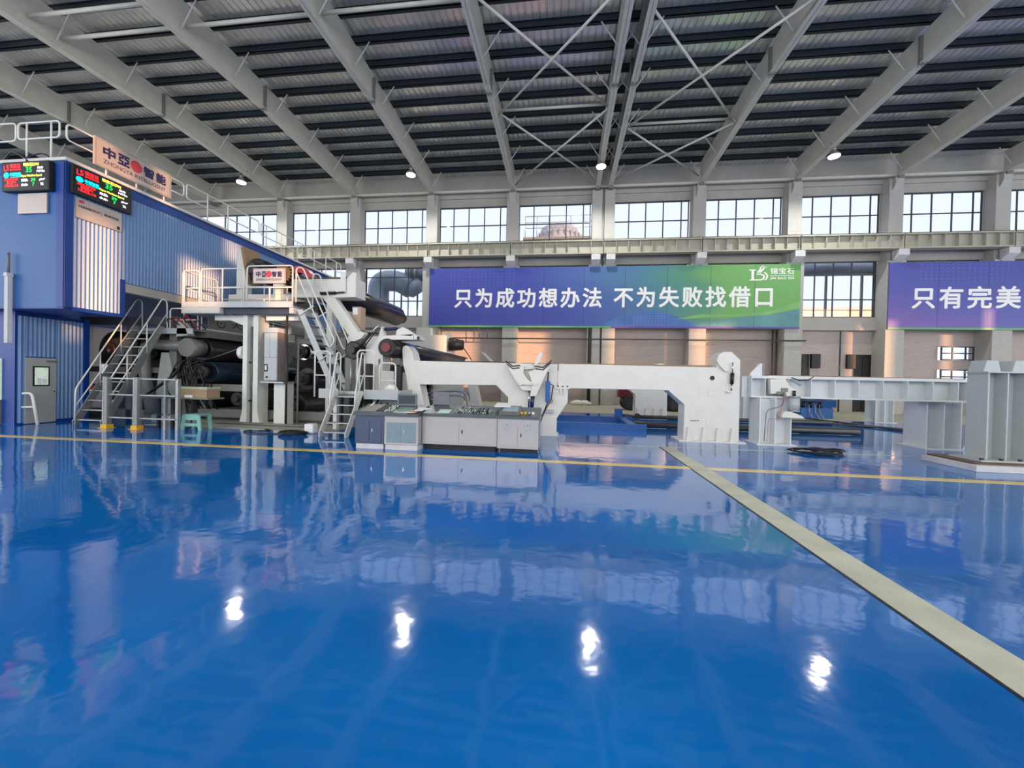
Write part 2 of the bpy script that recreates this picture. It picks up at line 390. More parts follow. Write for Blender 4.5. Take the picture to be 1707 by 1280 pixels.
# ---- windows
def window(k, xa, xb, za, zb, vfr, hfr, label):
    f = MB(); y0, y1 = YW+.10, YW+.17; t = .035
    f.box(xa, y0, za, xb, y1, za+2*t).box(xa, y0, zb-2*t, xb, y1, zb).box(xa, y0, za+2*t, xa+2*t, y1, zb-2*t).box(xb-2*t, y0, za+2*t, xb, y1, zb-2*t)
    o = f.build('window_%d' % k, MULLION); struct(o, label, 'window')
    m = MB()
    for v in vfr: x = xa+(xb-xa)*v; m.box(x-t, y0+.005, za+2*t, x+t, y1-.005, zb-2*t)
    for h in hfr: z = zb-(zb-za)*h; m.box(xa+2*t, y0+.01, z-t, xb-2*t, y1-.01, z+t)
    m.build('mullion', MULLION, o)
    xs = [xa]+[xa+(xb-xa)*v for v in vfr]+[xb]; zs = [zb]+[zb-(zb-za)*h for h in hfr]+[za]
    for i in range(len(xs)-1):
        for j in range(len(zs)-1):
            MB().box(xs[i]+.03, y0+.03, zs[j+1]+.03, xs[i+1]-.03, y0+.036, zs[j]-.03).build('glass_pane', GLASS, o)
    return o
wn = 1
for i in range(len(cols)-1):
    if i > 10 or i < 1: continue
    a, b = cols[i]+half(i)-.03, cols[i+1]-half(i+1)-.06
    window(wn, a, b, 11.76, 14.44, (.21, .435, .665, .90), (.51,), 'upper row grid window, %s bay from the left end of the rear wall' % ORD[i-1]); wn += 1
for i in range(len(cols)-1):
    if i > 10 or i < 1: continue
    a, b = cols[i]+half(i)+.1, cols[i+1]-half(i+1)-.1
    window(wn, a, b, 6.3, 10.02, (.02, .245, .475, .70, .97), (.19, .68), 'lower row grid window, %s bay from the left end of the rear wall' % ORD[i-1]); wn += 1
for za, zb, nm in ((3.55, 4.45, 'upper'), (2.0, 2.95, 'lower')):
    window(wn, 24.35, 26.25, za, zb, (.35, .75), (.5,), 'small %s window low in the rear wall near the right end' % nm); wn += 1
for k, (a, b, side) in enumerate(((15.7, 16.6, 'left'), (19.3, 20.5, 'right'))):
    d = MB().box(a, YW+.44, 0, b, YW+.5, 3.85); d.box(a+.05, YW+.40, .1, (a+b)/2-.02, YW+.44, 3.7).box((a+b)/2+.02, YW+.40, .1, b-.05, YW+.44, 3.7)
    o = d.build('door_%d' % (k+1), DARKSTEEL); struct(o, 'dark brown doorway in the rear wall, %s of the two' % side, 'door')
    MB().box(a-.5 if k else b, YW+.1, 2.9, a if k else b+.55, YW+.3, 3.85).build('side_box', BLACK, o)

# ---- columns, corbels, crane runway beams, rafters, purlins, roof
for i, c in enumerate(cols):
    if i < 2 or i > 11: continue
    name = 'the twin column near the hall centre' if i == TWIN else '%s column from the left along the rear wall' % ORD[i-2]
    u = MB()
    if i == TWIN:
        u.box(c-.78, 28.95, 9.8, c-.08, YW+.2, 15.1).box(c+.08, 28.95, 9.8, c+.78, YW+.2, 15.1).box(c-.08, 29.3, 0, c+.08, YW+.2, 15.1)
        u.box(c-.95, 28.75, 0, c-.06, YW+.3, 9.8).box(c+.06, 28.75, 0, c+.95, YW+.3, 9.8)
    else:
        u.box(c-.42, 28.95, 9.8, c+.42, YW+.2, 15.1).box(c-.55, 28.75, 0, c+.55, YW+.3, 9.8)
        u.prism([(28.95, 15.1), (28.95, 14.3), (28.7, 14.7), (28.7, 15.1)], 'x', c-.25, c+.25)
    o = u.build('column', COLUMN, bevel=.02)
    struct(o, 'grey painted concrete column, %s' % name, 'column')
    for q in ((c-.5, c+.5) if i == TWIN else (c,)):
        MB().prism([(28.75, 9.7), (28.2, 10.0), (28.2, 10.38), (28.75, 10.38)], 'x', q-.3, q+.3).build('corbel', CONCW, o)
ends = list(cols)
for i in range(1, len(cols)-2):
    a, b = cols[i]+.03, cols[i+1]-.03
    m = MB().box(a, 28.15, 11.25, b, 28.75, 11.33).box(a, 28.2, 10.4, b, 28.7, 10.48).box(a, 28.42, 10.48, b, 28.48, 11.25)
    n = 8
    for k in range(n+1):
        x = a+.02+(b-a-.06)*k/n; m.box(x, 28.2, 10.48, x+.03, 28.42, 11.25)
    o = m.build('crane_runway_beam', CRANE)
    tag(o, 'cream crane runway beam with web stiffeners, %s span from the left' % ORD[i-1], 'crane beam', 'crane runway beams along the rear wall', 'thing')
    MB().box(a, 28.4, 11.33, b, 28.5, 11.45).build('crane_rail', DARKSTEEL, o)
    MB().box(a, 28.75, 11.22, b, 28.95, 11.30).build('walkway_plate', DARKSTEEL, o)
ry = [28.4, 27.1, 25.75, 24.4, 23.0, 21.6, 20.2, 18.85, 17.5, 16.15, 14.8, 13.4, 12.0, 10.6, 9.2]
for k, y in enumerate(ry):
    z = roof_z(y)
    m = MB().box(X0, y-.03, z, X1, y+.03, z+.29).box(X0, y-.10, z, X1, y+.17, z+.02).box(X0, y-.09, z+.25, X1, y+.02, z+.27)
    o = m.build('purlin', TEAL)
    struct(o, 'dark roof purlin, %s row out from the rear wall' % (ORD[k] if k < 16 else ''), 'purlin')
raf = [c for i, c in enumerate(cols) if i != TWIN] + [2.5-.43, 2.5+.43]
raf.sort()
for k, c in enumerate(raf):
    def zb(y):
        return 15.15 + (29.0-y)/9.5*0.40 if y > 19.5 else 15.55 - (19.5-y)/9.5*0.18
    ys = [29.0, 19.5, 8.0, -14.2]
    bot = [(y, zb(max(y, 8))) for y in ys]; top = [(y, roof_z(y)) for y in ys[::-1]]
    m = MB().prism(bot+top, 'x', c-.015, c+.015)
    fl = [(y, z) for y, z in bot]; m.prism(fl+[(y, z+.03) for y, z in fl[::-1]], 'x', c-.15, c+.15)
    m.prism([(y, z) for y, z in top]+[(y, z-.025) for y, z in top[::-1]], 'x', c-.13, c+.13)
    o = m.build('rafter', STEELGREY)
    struct(o, 'deep grey steel roof rafter, %s from the left' % ORD[k], 'rafter')
    z = zb(19.5)
    sp_ = MB().box(c-.15, 19.46, z-.02, c+.15, 19.54, roof_z(19.5)-.03)
    for dx in (-.09, .09):
        for dy in (-.12, .12): sp_.cyl((c+dx, 19.5+dy, z-.035), (c+dx, 19.5+dy, z), .028, n=8)
    sp_.build('splice_plate', MIDSTEEL, o)
    fb = [28.4, 25.75, 23.0, 20.2, 17.5, 14.8]
    for y in fb:
        for sgn in (-1, 1):
            if (c < 0 and sgn < 0) or (c > 3 and sgn > 0): continue
            MB().cyl((c+sgn*.14, y, zb(y)+.25), (c+sgn*.85, y, roof_z(y)+.03), .03, n=6).build('fly_brace', CONCW, o)
    MB().box(c-.16, 28.6, 15.0, c+.16, 29.3, 15.16).build('bearing_plate', MIDSTEEL, o)
# corrugated roof sheet with real ribs
m = MB(); x = X0; vs = []; p = .30
while x < X1:
    vs += [(x, 0), (x+.20, 0), (x+.225, .045), (x+.275, .045)]; x += p
row = []
for y in (-14.5, 29.9):
    z = roof_z(y)+.275; row.append([(a, y, z+b) for a, b in vs])
n = len(vs)
m.add(row[0]+row[1], [(i, i+1, n+i+1, n+i) for i in range(n-1)])
struct(m.build('ceiling', ROOF), 'corrugated metal roof sheet seen from below', 'roof')
struct(MB().box(X0, 28.9, 15.22, X1, 29.05, 15.36).build('trim_5', STEELGREY), 'light grey eave strut along the top of the rear wall', 'eave strut')
# bracing rods and struts
def rod(name, label, a, b, r=.055):
    tag(MB().cyl(a, b, r, n=8).build(name, STEELGREY), label, 'roof brace', 'roof bracing rods')
for bx, (xa, xb, ya, yb, yc) in enumerate(((-3.75, 1.95, 14.6, 21.4, 28.9), (3.05, 8.75, 16.0, 23.2, 28.9))):
    s = ('left of', 'right of')[bx]
    rod('brace_rod', 'diagonal roof brace rising rightward, near cell %s the twin rafters' % s, (xa, ya, 15.85), (xb, yb, 15.85))
    rod('brace_rod', 'diagonal roof brace rising leftward, near cell %s the twin rafters' % s, (xb, ya, 15.72), (xa, yb, 15.72))
    rod('brace_rod', 'diagonal roof brace rising rightward, wall cell %s the twin rafters' % s, (xa, yb, 15.85), (xb, yc, 15.75))
    rod('brace_rod', 'diagonal roof brace rising leftward, wall cell %s the twin rafters' % s, (xb, yb, 15.72), (xa, yc, 15.62))
    rod('brace_strut', 'straight light strut across the bay %s the twin rafters' % s, (xa, yb, 15.95), (xb, yb, 15.95), .07)
for k in range(2, 5):
    rod('brace_strut', 'light strut between rafters high at upper left, %s bay' % ORD[k-2], (cols[k]+.15, 15.0, 15.95), (cols[k+1]-.15, 15.0, 15.95), .08)
rod('brace_strut', 'light strut between rafters closest overhead at upper left', (cols[2]+.15, 13.9, 15.95), (cols[3]-.15, 13.9, 15.95), .08)

# ---- high bay lamps: the four in view and the rows nearer and behind
def lamp(x, y, label, rx):
    t = thing('high_bay_lamp', label, 'lamp', (x, y, 14.85), 'high bay lamps under the rafters')
    t.location.z = 14.85
    prof = [(.08, .42), (.10, .30), (.30, .06), (.32, 0), (.30, 0)]
    n = 20; vs = []; fs = []
    for r, z in prof:
        for k in range(n): vs.append((x+r*math.cos(2*math.pi*k/n), y+r*math.sin(2*math.pi*k/n), 14.85+z))
    for i in range(len(prof)-1):
        for k in range(n): fs.append((i*n+k, i*n+(k+1) % n, (i+1)*n+(k+1) % n, (i+1)*n+k))
    fs.append(tuple(range(n)))
    MB().add(vs, fs, True).build('reflector', GALV, t)
    MB().cyl((x, y, 15.25), (x, y, 15.6), .03, n=8).build('hanger', DARKSTEEL, t)
    MB().box(min(x, rx)-.03, y-.03, 15.56, max(x, rx)+.03, y+.03, 15.62).build('bracket_arm', DARKSTEEL, t)
    MB().cyl((x, y, 14.80), (x, y, 14.85), .28, n=20).build('lens', LAMPGLOW, t)
    l = bpy.data.lights.new('high_bay_light', 'SPOT'); l.energy = 1500; l.spot_size = math.radians(160); l.spot_blend = .6; l.shadow_soft_size = .12; l.color = (1, .98, .94)
    o = bpy.data.objects.new('high_bay_light', l); COL.objects.link(o); o.location = (x, y, 14.72)
for x, nm, rx in ((-22.3, 'far left', -21.9), (-10.15, 'left of the hall centre', -9.9), (1.98, 'beside the twin rafters', 2.07), (15.05, 'right of the hall centre', 14.9)):
    lamp(x, 25.4, 'lit round high bay lamp near the rear wall, %s' % nm, rx)
# ================================================================== BANNERS
def dots(mb, x0, x1, z0, z1, y, nx, nz, r):
    for i in range(nx):
        for j in range(nz):
            x = x0+(x1-x0)*i/(nx-1); z = z0+(z1-z0)*j/(nz-1)
            mb.add([(x-r, y, z-r), (x+r, y, z-r), (x+r, y, z+r), (x-r, y, z+r)], [(0, 1, 2, 3)])
def banner(xa, xb, body1, body2, t1, t2, m, label, logo, strip):
    t = thing('wall_banner', label, 'banner', (xa, 28.7, 5.5))
    y = 28.66
    MB().box(xa, y, 5.52, xb, y+.04, 9.64).build('printed_sheet', m, t)
    n = 9
    for k in range(n):
        x = xa+(xb-xa)*k/(n-1); MB().box(x-.02, y+.04, 5.45, x+.02, y+.09, 9.72).build('support_batten', MIDSTEEL, t)
    for k in range(1, 9):
        x = xa+(xb-xa)*k/9
        MB().box(x-.008, y-.003, 5.55, x+.008, y+.001, 9.62).build('seam', INKBLUE, t)
    MB().box(xa, y-.004, 5.40, xa+(xb-xa)*strip, y+.04, 5.52).build('bottom_strip', mat('banner_edge_green', (92, 170, 100), .5, var=.03), t)
    MB().box(xa+(xb-xa)*strip, y-.004, 5.40, xb, y+.04, 5.52).build('bottom_strip', mat('banner_edge_violet', (96, 76, 160), .5, var=.03), t)
    for body, q in ((body1, t1), (body2, t2)):
        L = MB(); text_into(L, body, (q[0], y, q[2]), (1, 0, 0), (0, 0, 1), q[1]-q[0], 1.34, 0, .008, 1.22, heavy=.036)
        L.build('slogan_lettering', TEXTW, t)
    D = MB()
    if logo:
        dots(D, xa+1.6, xa+6.2, 8.35, 9.45, y-.004, 17, 6, .022); dots(D, xa+14.6, xa+16.8, 5.6, 6.2, y-.004, 12, 5, .03)
        G = MB(); yy = y-.006
        G.prism([(12.06, 8.58), (12.06, 8.64), (12.18, 8.66), (12.18, 9.22), (12.04, 9.24), (12.04, 9.30), (12.46, 9.30), (12.46, 9.24), (12.34, 9.22), (12.34, 8.66), (12.75, 8.66), (12.86, 8.70), (12.92, 8.80), (12.86, 8.92), (12.70, 8.96), (12.48, 8.96), (12.48, 9.02), (12.75, 9.02), (12.95, 8.96), (13.04, 8.82), (12.96, 8.66), (12.80, 8.58)], 'y', y, yy)
        for dx in (0, .22):
            G.prism([(12.50+dx*.6, 9.10), (12.62+dx*.6, 9.26), (12.72+dx, 9.46), (12.90+dx, 9.58-dx*.5), (12.94+dx, 9.55-dx*.5), (12.80+dx, 9.44), (12.72+dx*.8, 9.24), (12.58+dx*.6, 9.06)], 'y', y, yy)
        G.prism([(12.98, 9.14), (13.14, 9.02), (13.22, 8.86), (13.16, 8.68), (13.02, 8.58), (12.98, 8.60), (13.08, 8.72), (13.12, 8.86), (13.06, 8.98), (12.94, 9.10)], 'y', y, yy)
        text_into(G, '锦宝石', (13.34, y, 8.98), (1, 0, 0), (0, 0, 1), 1.46, .42, .01, .006, 1.05)
        text_into(G, 'JIN BAO SHI', (13.34, y, 8.60), (1, 0, 0), (0, 0, 1), 1.46, .20, .02, .006, 1.1)
        G.box(13.34, yy, 8.87, 14.82, y, 8.90)
        G.build('company_logo', TEXTW, t)
        V = MB()
        def wave(pts): V.prism(pts, 'y', y, y-.003)
        wv = [(xa+12.3+k*.25, 5.54+1.02*math.sin(min(1, k/26)*math.pi)) for k in range(27)]
        V.prism(wv+[(xa+18.8, 5.54)], 'y', y, y-.0015)
        V.build('printed_wave', mat('banner_wave_blue', (72, 112, 176), .55, var=.15, scale=1.0), t)
        V2 = MB(); V2.prism([(xa+17.2, 6.0), (xa+19, 6.35), (xa+21, 6.3), (xa+23.5, 6.6), (xb-.02, 7.2), (xb-.02, 6.75), (xa+23, 6.3), (xa+20, 6.15)], 'y', y, y-.0045)
        V2.build('printed_wave', mat('banner_wave_lime', (128, 178, 108), .55, var=.15, scale=.8), t)
        V3 = MB(); V3.prism([(xa+18.6, 5.54), (xa+19.8, 6.0), (xa+21.4, 6.15), (xa+23.2, 6.3), (xb-.02, 6.7), (xb-.02, 5.54)], 'y', y, y-.003)
        V3.build('printed_wave', mat('banner_wave_seagreen', (92, 146, 150), .55, var=.2, scale=.8), t)
    else:
        dots(D, xa+1.8, xa+6.6, 8.4, 9.45, y-.004, 17, 6, .022)
    D.build('dot_pattern', mat('banner_dot_print', (120, 134, 206), .6, var=0), t)
    return t
banner(-9.88, 15.2, '只为成功想办法', '不为失败找借口', (-7.95, 2.46, 6.82), (3.34, 13.5, 6.84), BAN1, 'long blue to green slogan banner with a white logo at its upper right', True, .52)
banner(20.42, 45.5, '只有完美的团队', '没有完美的个人', (21.77, 32.4, 6.74), (33.3, 44.0, 6.74), BAN2, 'violet slogan banner cut off by the right edge', False, 1.0)
tag(MB().cyl((-9.3, 28.6, 4.6), (15.6, 28.6, 4.62), .045, n=8).build('conduit_pipe', PIPEM), 'thin grey conduit running level across the columns under the banner', 'pipe')
for k, x in enumerate((-8.9, -6.1, -5.5)):
    tag(MB().cyl((x, 28.62, 4.62), (x, 28.62, 5.42), .03, n=6).build('conduit_drop', PIPEM), 'short upright conduit under the banner left end, %s from the left' % ORD[k], 'pipe')
tag(MB().cyl((1.75, 28.62, 0), (1.75, 28.62, 5.4), .12, n=10).build('rainwater_pipe', BLACK), 'black upright pipe on the twin column below the banner', 'pipe')
for k, x in enumerate((14.0, 14.25, 18.2)):
    tag(MB().cyl((x, 29.5, 0.0), (x, 29.5, 5.4), .05, n=8).build('wall_pipe', PIPEM), 'thin upright pipe on the rosy wall right of the banner, %s from the left' % ORD[k], 'pipe')

# ================================================================== OUTSIDE THE WINDOWS
t = thing('exhaust_duct', 'fat silver elbow duct outside the window left of the banner', 'duct', (-15, 36, 0))
MB().tube(fillet([(-17.3, 36, 0), (-17.3, 36, 10.6), (-15.4, 36, 10.6), (-14.2, 36, 9.9)], 1.2, 8), .95, 20).build('elbow', SILVERDUCT, t)
MB().cyl((-14.6, 36.2, 11.2), (-6, 36.2, 11.2), .72, n=20).build('straight_run', SILVERDUCT, t)
for x in (-14.2, -13.7): MB().cyl((x, 36.2, 11.2), (x+.15, 36.2, 11.2), .82, n=20).build('flange', GALV, t)
MB().tube([(-14.5, 36, 10.0), (-14.1, 36, 9.9), (-13.6, 36, 10.1), (-13.2, 36, 10.6)], [.80, .85, .7, .45], 18).build('end_cap', SILVERDUCT, t)
for x in (-15.6, -14.0, -11.6): MB().box(x-.06, 37.2, 0, x+.06, 37.3, 10.6).build('support_leg', DARKSTEEL, t)
t = thing('exhaust_duct', 'level silver duct outside the window between the two banners', 'duct', (21, 36, 0))
MB().cyl((17, 36, 11.2), (27, 36, 11.2), .55, n=18).build('straight_run', SILVERDUCT, t)
for x in (21.4, 24.1): MB().box(x-.07, 36.6, 0, x+.07, 36.75, 11).build('support_leg', MIDSTEEL, t)
t = thing('outbuilding', 'pale cream building seen through the window between the banners', 'building', (26, 62, 0))
MB().box(18, 60, 0, 46, 70, 12.0).build('wall', mat('cream_render', (236, 226, 206), .8, var=.05), t)
MB().box(17.6, 59.6, 12.0, 46.4, 70.4, 12.4).build('roof_edge', CONCW, t)
t = thing('cooling_tower', 'round grey cooling tower with railing behind the upper windows', 'tower', (-0.9, 48, 0))
vs = []; fs = []; n = 32; prof = [(3.0, 0), (2.9, 16.6), (2.75, 17.6), (2.35, 18.7), (2.1, 19.3), (1.6, 19.55), (0.01, 19.6)]
for r, z in prof:
    for k in range(n): vs.append((-.9+r*math.cos(2*math.pi*k/n), 48+r*math.sin(2*math.pi*k/n), z))
for i in range(len(prof)-1):
    for k in range(n): fs.append((i*n+k, i*n+(k+1) % n, (i+1)*n+(k+1) % n, (i+1)*n+k))
MB().add(vs, fs).build('shell', TOWERM, t)
g = MB()
for k in range(24):
    a = 2*math.pi*k/24; g.box(-.9+2.62*math.cos(a)-.06, 48+2.62*math.sin(a)-.06, 17.6, -.9+2.62*math.cos(a)+.06, 48+2.62*math.sin(a)+.06, 18.5)
g.build('rib', MIDSTEEL, t)
g = MB()
for z in (18.5, 19.1, 19.8):
    g.tube([(-4.6, 45, z), (3.1, 45, z)], .04, 6)
for x in (-4.6, -3.3, -2.0, 0.4, 1.8, 3.1): g.tube([(x, 45, 17.4), (x, 45, 19.8)], .04, 6)
g.build('railing', GALV, t)
MB().box(-4.8, 44.8, 17.2, 3.3, 51, 17.45).build('roof_deck', MIDSTEEL, t)

# ================================================================== DRYING HOOD
HX, HY = -14.0, 9.74
hood = thing('drying_hood', 'tall blue clad dryer hood with corrugated side and grey door at the left edge', 'machine hood', (-18, 14, 0))
def corr_x(x, y0, y1, z0, z1, pitch=.108, amp=.034):
    m = MB(); pts = []; y = y0
    while y < y1:
        pts += [(y, 0), (y+pitch*.22, 0), (y+pitch*.56, amp), (y+pitch*.74, amp)]; y += pitch
    n = len(pts)
    vs = [(x+a, min(b, y1), z0) for b, a in pts]+[(x+a, min(b, y1), z1) for b, a in pts]
    return m.add(vs, [(i, i+1, n+i+1, n+i) for i in range(n-1)])
MB().box(-30, HY, 3.46, HX-.02, 11.25, 7.55).build('front_block', BLUEWALL, hood)
m = MB()
m.box(-30, 11.25, 4.5, HX-.02, 24, 7.55); m.build('long_block', BLUEWALL, hood)
corr_x(HX, 9.92, 11.2, 3.50, 7.5).build('corrugated_side', BLUECORR, hood)
corr_x(HX, 11.22, 23.95, 4.52, 7.5).build('corrugated_side', BLUECORR, hood)
m = MB().box(HX-.24, HY-.03, 3.46, HX+.03, HY, 7.5).box(HX, HY-.03, 3.46, HX+.05, 9.9, 7.5).box(-30, HY-.02, 7.25, HX-.02, HY, 7.5)
m.box(HX, 9.9, 7.25, HX+.045, 24, 7.5).box(HX, 11.16, 3.46, HX+.05, 11.3, 4.6)
m.box(HX, 9.9, 3.4, HX+.045, 11.25, 3.5)
m.build('navy_trim', NAVY, hood)
MB().box(-30, HY-.06, 7.55, HX+.10, 24, 7.64).build('coping', CONCW, hood)
MB().box(-30, HY, 3.42, HX-.02, 11.25, 3.46).build('underside', NAVY, hood)
MB().box(HX-.3, 11.3, 4.22, HX+.02, 24, 4.5).build('bottom_beam', WALLP, hood)
# lower storey, set back
MB().box(-30, 10.16, 0, -16.32, 11.95, 3.42).build('lower_block', NAVY, hood)
corr_x(-16.3, 10.2, 10.36, 0.05, 3.3).build('corrugated_side', BLUECORR, hood)
corr_x(-16.3, 10.34, 11.14, 2.08, 3.3).build('corrugated_side', BLUECORR, hood)
corr_x(-16.3, 11.14, 11.85, 0.05, 3.3).build('corrugated_side', BLUECORR, hood)
MB().box(-16.32, 11.85, 0, -16.2, 12.0, 3.42).box(-16.32, 11.12, 0, -16.24, 11.86, .1).build('corner_post', NAVY, hood)
dr = MB().box(-16.32, 10.36, .02, -16.25, 11.12, 2.05).build('door', DOORG, hood, bevel=.006)
MB().box(-16.26, 10.53, 1.17, -16.235, 10.94, 1.79).build('window_seal', BLACK, dr)
MB().box(-16.236, 10.57, 1.21, -16.228, 10.90, 1.75).build('window_pane', LITWIN, dr)
MB().box(-16.228, 10.62, 1.23, -16.222, 10.73, 1.42).box(-16.228, 10.75, 1.24, -16.222, 10.86, 1.40).build('posted_note', PAPER, dr)
MB().box(-16.25, 10.86, 1.93, -16.20, 11.08, 1.98).box(-16.25, 10.95, 1.95, -16.1, 10.98, 1.97).build('door_closer', MIDSTEEL, dr)
MB().cyl((-16.25, 11.02, 1.0), (-16.18, 11.02, 1.0), .02, n=8).build('door_handle', CHROME, dr)
# far left: opening of the front wall with pale interior, and the white riser duct
MB().box(-19, 10.10, 0.75, -16.78, 10.16, 2.0).build('front_window', LITWIN, hood)
MB().prism([(-17.6, 1.55), (-17.3, 1.8), (-17.0, 1.75), (-16.85, 1.55)], 'y', 10.06, 10.1).build('red_cover', RED, hood)
MB().box(-19, 10.06, .02, -16.78, 10.16, .75).build('front_kick_panel', MIDSTEEL, hood)
MB().box(-15.80, 9.60, 2.43, -15.68, 9.70, 4.32).prism([(-15.82, 4.32), (-15.66, 4.32), (-15.70, 4.42), (-15.78, 4.42)], 'y', 9.58, 9.72).build('riser_duct', CONCW, hood)
MB().cyl((-15.74, 9.65, 4.42), (-15.74, 9.65, 5.0), .03, n=8).build('riser_pipe', MIDSTEEL, hood)
# display boards
def display(org, right, w, h, label, loc):
    org, right, up = Vector(org), Vector(right), Vector((0, 0, 1)); nrm = right.cross(up)
    t = thing('display_board', label, 'display', loc)
    def slab(u0, v0, u1, v1, d0, d1, name, m, par):
        c = [(u0, v0), (u1, v0), (u1, v1), (u0, v1)]
        vs = [org+right*u*w+up*v*h+nrm*d0 for u, v in c]+[org+right*u*w+up*v*h+nrm*d1 for u, v in c]
        return MB().add(vs, [(0,3,2,1),(4,5,6,7),(0,1,5,4),(1,2,6,5),(2,3,7,6),(3,0,4,7)]).build(name, m, par)
    slab(0, 0, 1, 1, 0.0, .12, 'cabinet', BLACK, t)
    sc = slab(.02, .04, .98, .97, .12, .125, 'screen', LEDBLACK, t)
    def tx(body, u, v, du, dv, m, name, bold=.02):
        L = MB(); text_into(L, body, org+right*u*w+up*v*h+nrm*.126, right, up, du*w, dv*h*1.15, 0, .004, heavy=.006); L.build(name, m, sc)
    R_ = lambda x, y, n_: [(x+n_*math.cos(a*math.pi/8), y+n_*math.sin(a*math.pi/8)) for a in range(16)]
    L = MB(); text_into(L, 'L', org+right*.05*w+up*.69*h+nrm*.126, right, up, .06*w, .19*h, .03, .004); text_into(L, '5', org+right*.10*w+up*.70*h+nrm*.126, right, up, .06*w, .2*h, .03, .004); L.build('red_logo', LRED, sc)
    tx('锦宝石', .18, .79, .22, .12, LRED, 'red_lettering'); tx('JIN BAO SHI', .18, .69, .22, .055, LRED, 'red_lettering')
    pts = R_(.10, .53, .075)
    MB().add([org+right*(.10+(a-.10)*.8)*w+up*(.545+(b-.53)*1.35)*h+nrm*.128 for a, b in pts], [tuple(range(16))]).build('cyan_emblem', LCYAN, sc)
    tx('中亚智能', .18, .50, .23, .11, LCYAN, 'cyan_lettering', .03); slab(.18, .465, .41, .48, .125, .128, 'cyan_line', LCYAN, sc)
    tx('2025/07/05', .06, .36, .29, .06, LRED, 'red_lettering', .03); tx('星期六', .11, .25, .20, .075, LRED, 'red_lettering'); tx('18:52:10', .08, .14, .28, .07, LRED, 'red_lettering', .03)
    tx('锦宝石2701', .46, .83, .33, .10, LYEL, 'yellow_lettering'); tx('35', .52, .62, .12, .15, LGRN, 'green_figure', .03)
    tx('米/分', .76, .72, .12, .07, LWHT, 'white_unit'); tx('M/Min', .75, .61, .16, .06, LWHT, 'white_unit')
    tx('Paper Machine Speed', .42, .45, .43, .075, LYEL, 'yellow_lettering', .01)
    tx('定量:', .42, .31, .14, .075, LWHT, 'white_lettering'); tx('39', .63, .30, .09, .09, LGRN, 'green_figure', .03); tx('g/m²', .80, .31, .12, .07, LWHT, 'white_unit')
    tx('水分:', .42, .15, .14, .075, LWHT, 'white_lettering'); tx('7', .66, .15, .04, .09, LGRN, 'green_figure', .03); tx('%', .83, .16, .06, .07, LWHT, 'white_unit')
    return t
display((-15.88, HY-.03, 6.70), (1, 0, 0), 1.57, .81, 'led display board on the flat blue front of the hood', (-15.1, HY-.1, 6.7))
display((HX+.05, 9.80, 6.70), (0, 1, 0), 1.56, .80, 'led display board on the corrugated side of the hood', (HX+.1, 10.6, 6.7))
t = thing('name_plate', 'blank brushed steel plate under the display on the flat blue front', 'plate', (-15, HY, 6.1))
MB().box(-15.50, HY-.05, 6.10, -14.53, HY-.01, 6.66).build('plate', SIGNPLATE, t)
t = thing('name_plate', 'brushed steel plate with small dark lettering under the side display', 'plate', (HX+.06, 10.5, 6.05))
MB().box(HX+.036, 9.95, 6.07, HX+.07, 11.16, 6.64).build('plate', SIGNPLATE, t)
L = MB(); text_into(L, '中亚智能装备有限公司', (HX+.07, 10.0, 6.38), (0, 1, 0), (0, 0, 1), .55, .075, .02, .003); text_into(L, '智能装备', (HX+.07, 10.66, 6.38), (0, 1, 0), (0, 0, 1), .42, .075, .02, .003)
L.add([(HX+.072, 10.59, 6.34), (HX+.072, 10.60, 6.34), (HX+.072, 10.60, 6.48), (HX+.072, 10.59, 6.48)], [(0, 1, 2, 3)]); L.build('lettering', INKBLACK, t)
L = MB(); L.add([(HX+.073, 10.02, 6.52), (HX+.073, 10.14, 6.52), (HX+.073, 10.14, 6.60), (HX+.073, 10.02, 6.60)], [(0, 1, 2, 3)]); L.build('red_mark', INKRED, t)
L = MB(); L.add([(HX+.073, 11.02, 6.11), (HX+.073, 11.10, 6.11), (HX+.073, 11.10, 6.21), (HX+.073, 11.02, 6.21)], [(0, 1, 2, 3)]); L.build('black_mark', INKBLACK, t)

# guard rails on the hood roof: rounded loop plus posts down to the coping
def rail_loop(name, label, a, b, z0, zt, zm, posts, cat='railing', group=None, r=.024, lowpost=None, ends=True):
    a, b = Vector(a), Vector(b); d = (b-a)
    t = thing(name, label, cat, (a.x, a.y, z0), group)
    P = lambda f, z: (a.x+d.x*f, a.y+d.y*f, z)
    if ends: MB().tube(fillet([P(0, zm), P(0, zt), P(1, zt), P(1, zm)], .12, 5, True), r, 8, closed=True).build('rail_loop', RAILW, t)
    else:
        MB().tube(fillet([P(0, z0), P(0, zt), P(1, zt), P(1, z0)], .12, 5), r, 8).build('rail_loop', RAILW, t)
        MB().cyl(P(0, zm), P(1, zm), r*.85, n=8).build('mid_rail', RAILW, t)
    for f in posts:
        if not ends and f in (0, 1): continue
        MB().cyl(P(f, z0), P(f, zt if lowpost is None else lowpost), r*.95, n=8).build('post', RAILW, t)
    return t
HG = 'guard rails on the hood roof'
rail_loop('guard_rail', 'white guard rail on the hood front edge, cut by the left picture edge', (-17.8, 9.82, 0), (-15.79, 9.82, 0), 7.64, 8.75, 8.24, (.3, .55), group=HG)
rail_loop('guard_rail', 'white guard rail on the hood front edge, above the left display', (-15.71, 9.82, 0), (-14.31, 9.82, 0), 7.64, 8.74, 8.28, (.21, .80), group=HG)
rail_loop('guard_rail', 'white guard rail on the hood side, behind the name board', (-14.02, 9.78, 0), (-14.02, 13.32, 0), 7.64, 8.62, 8.17, (.28, .53, .79), group=HG, lowpost=8.2)
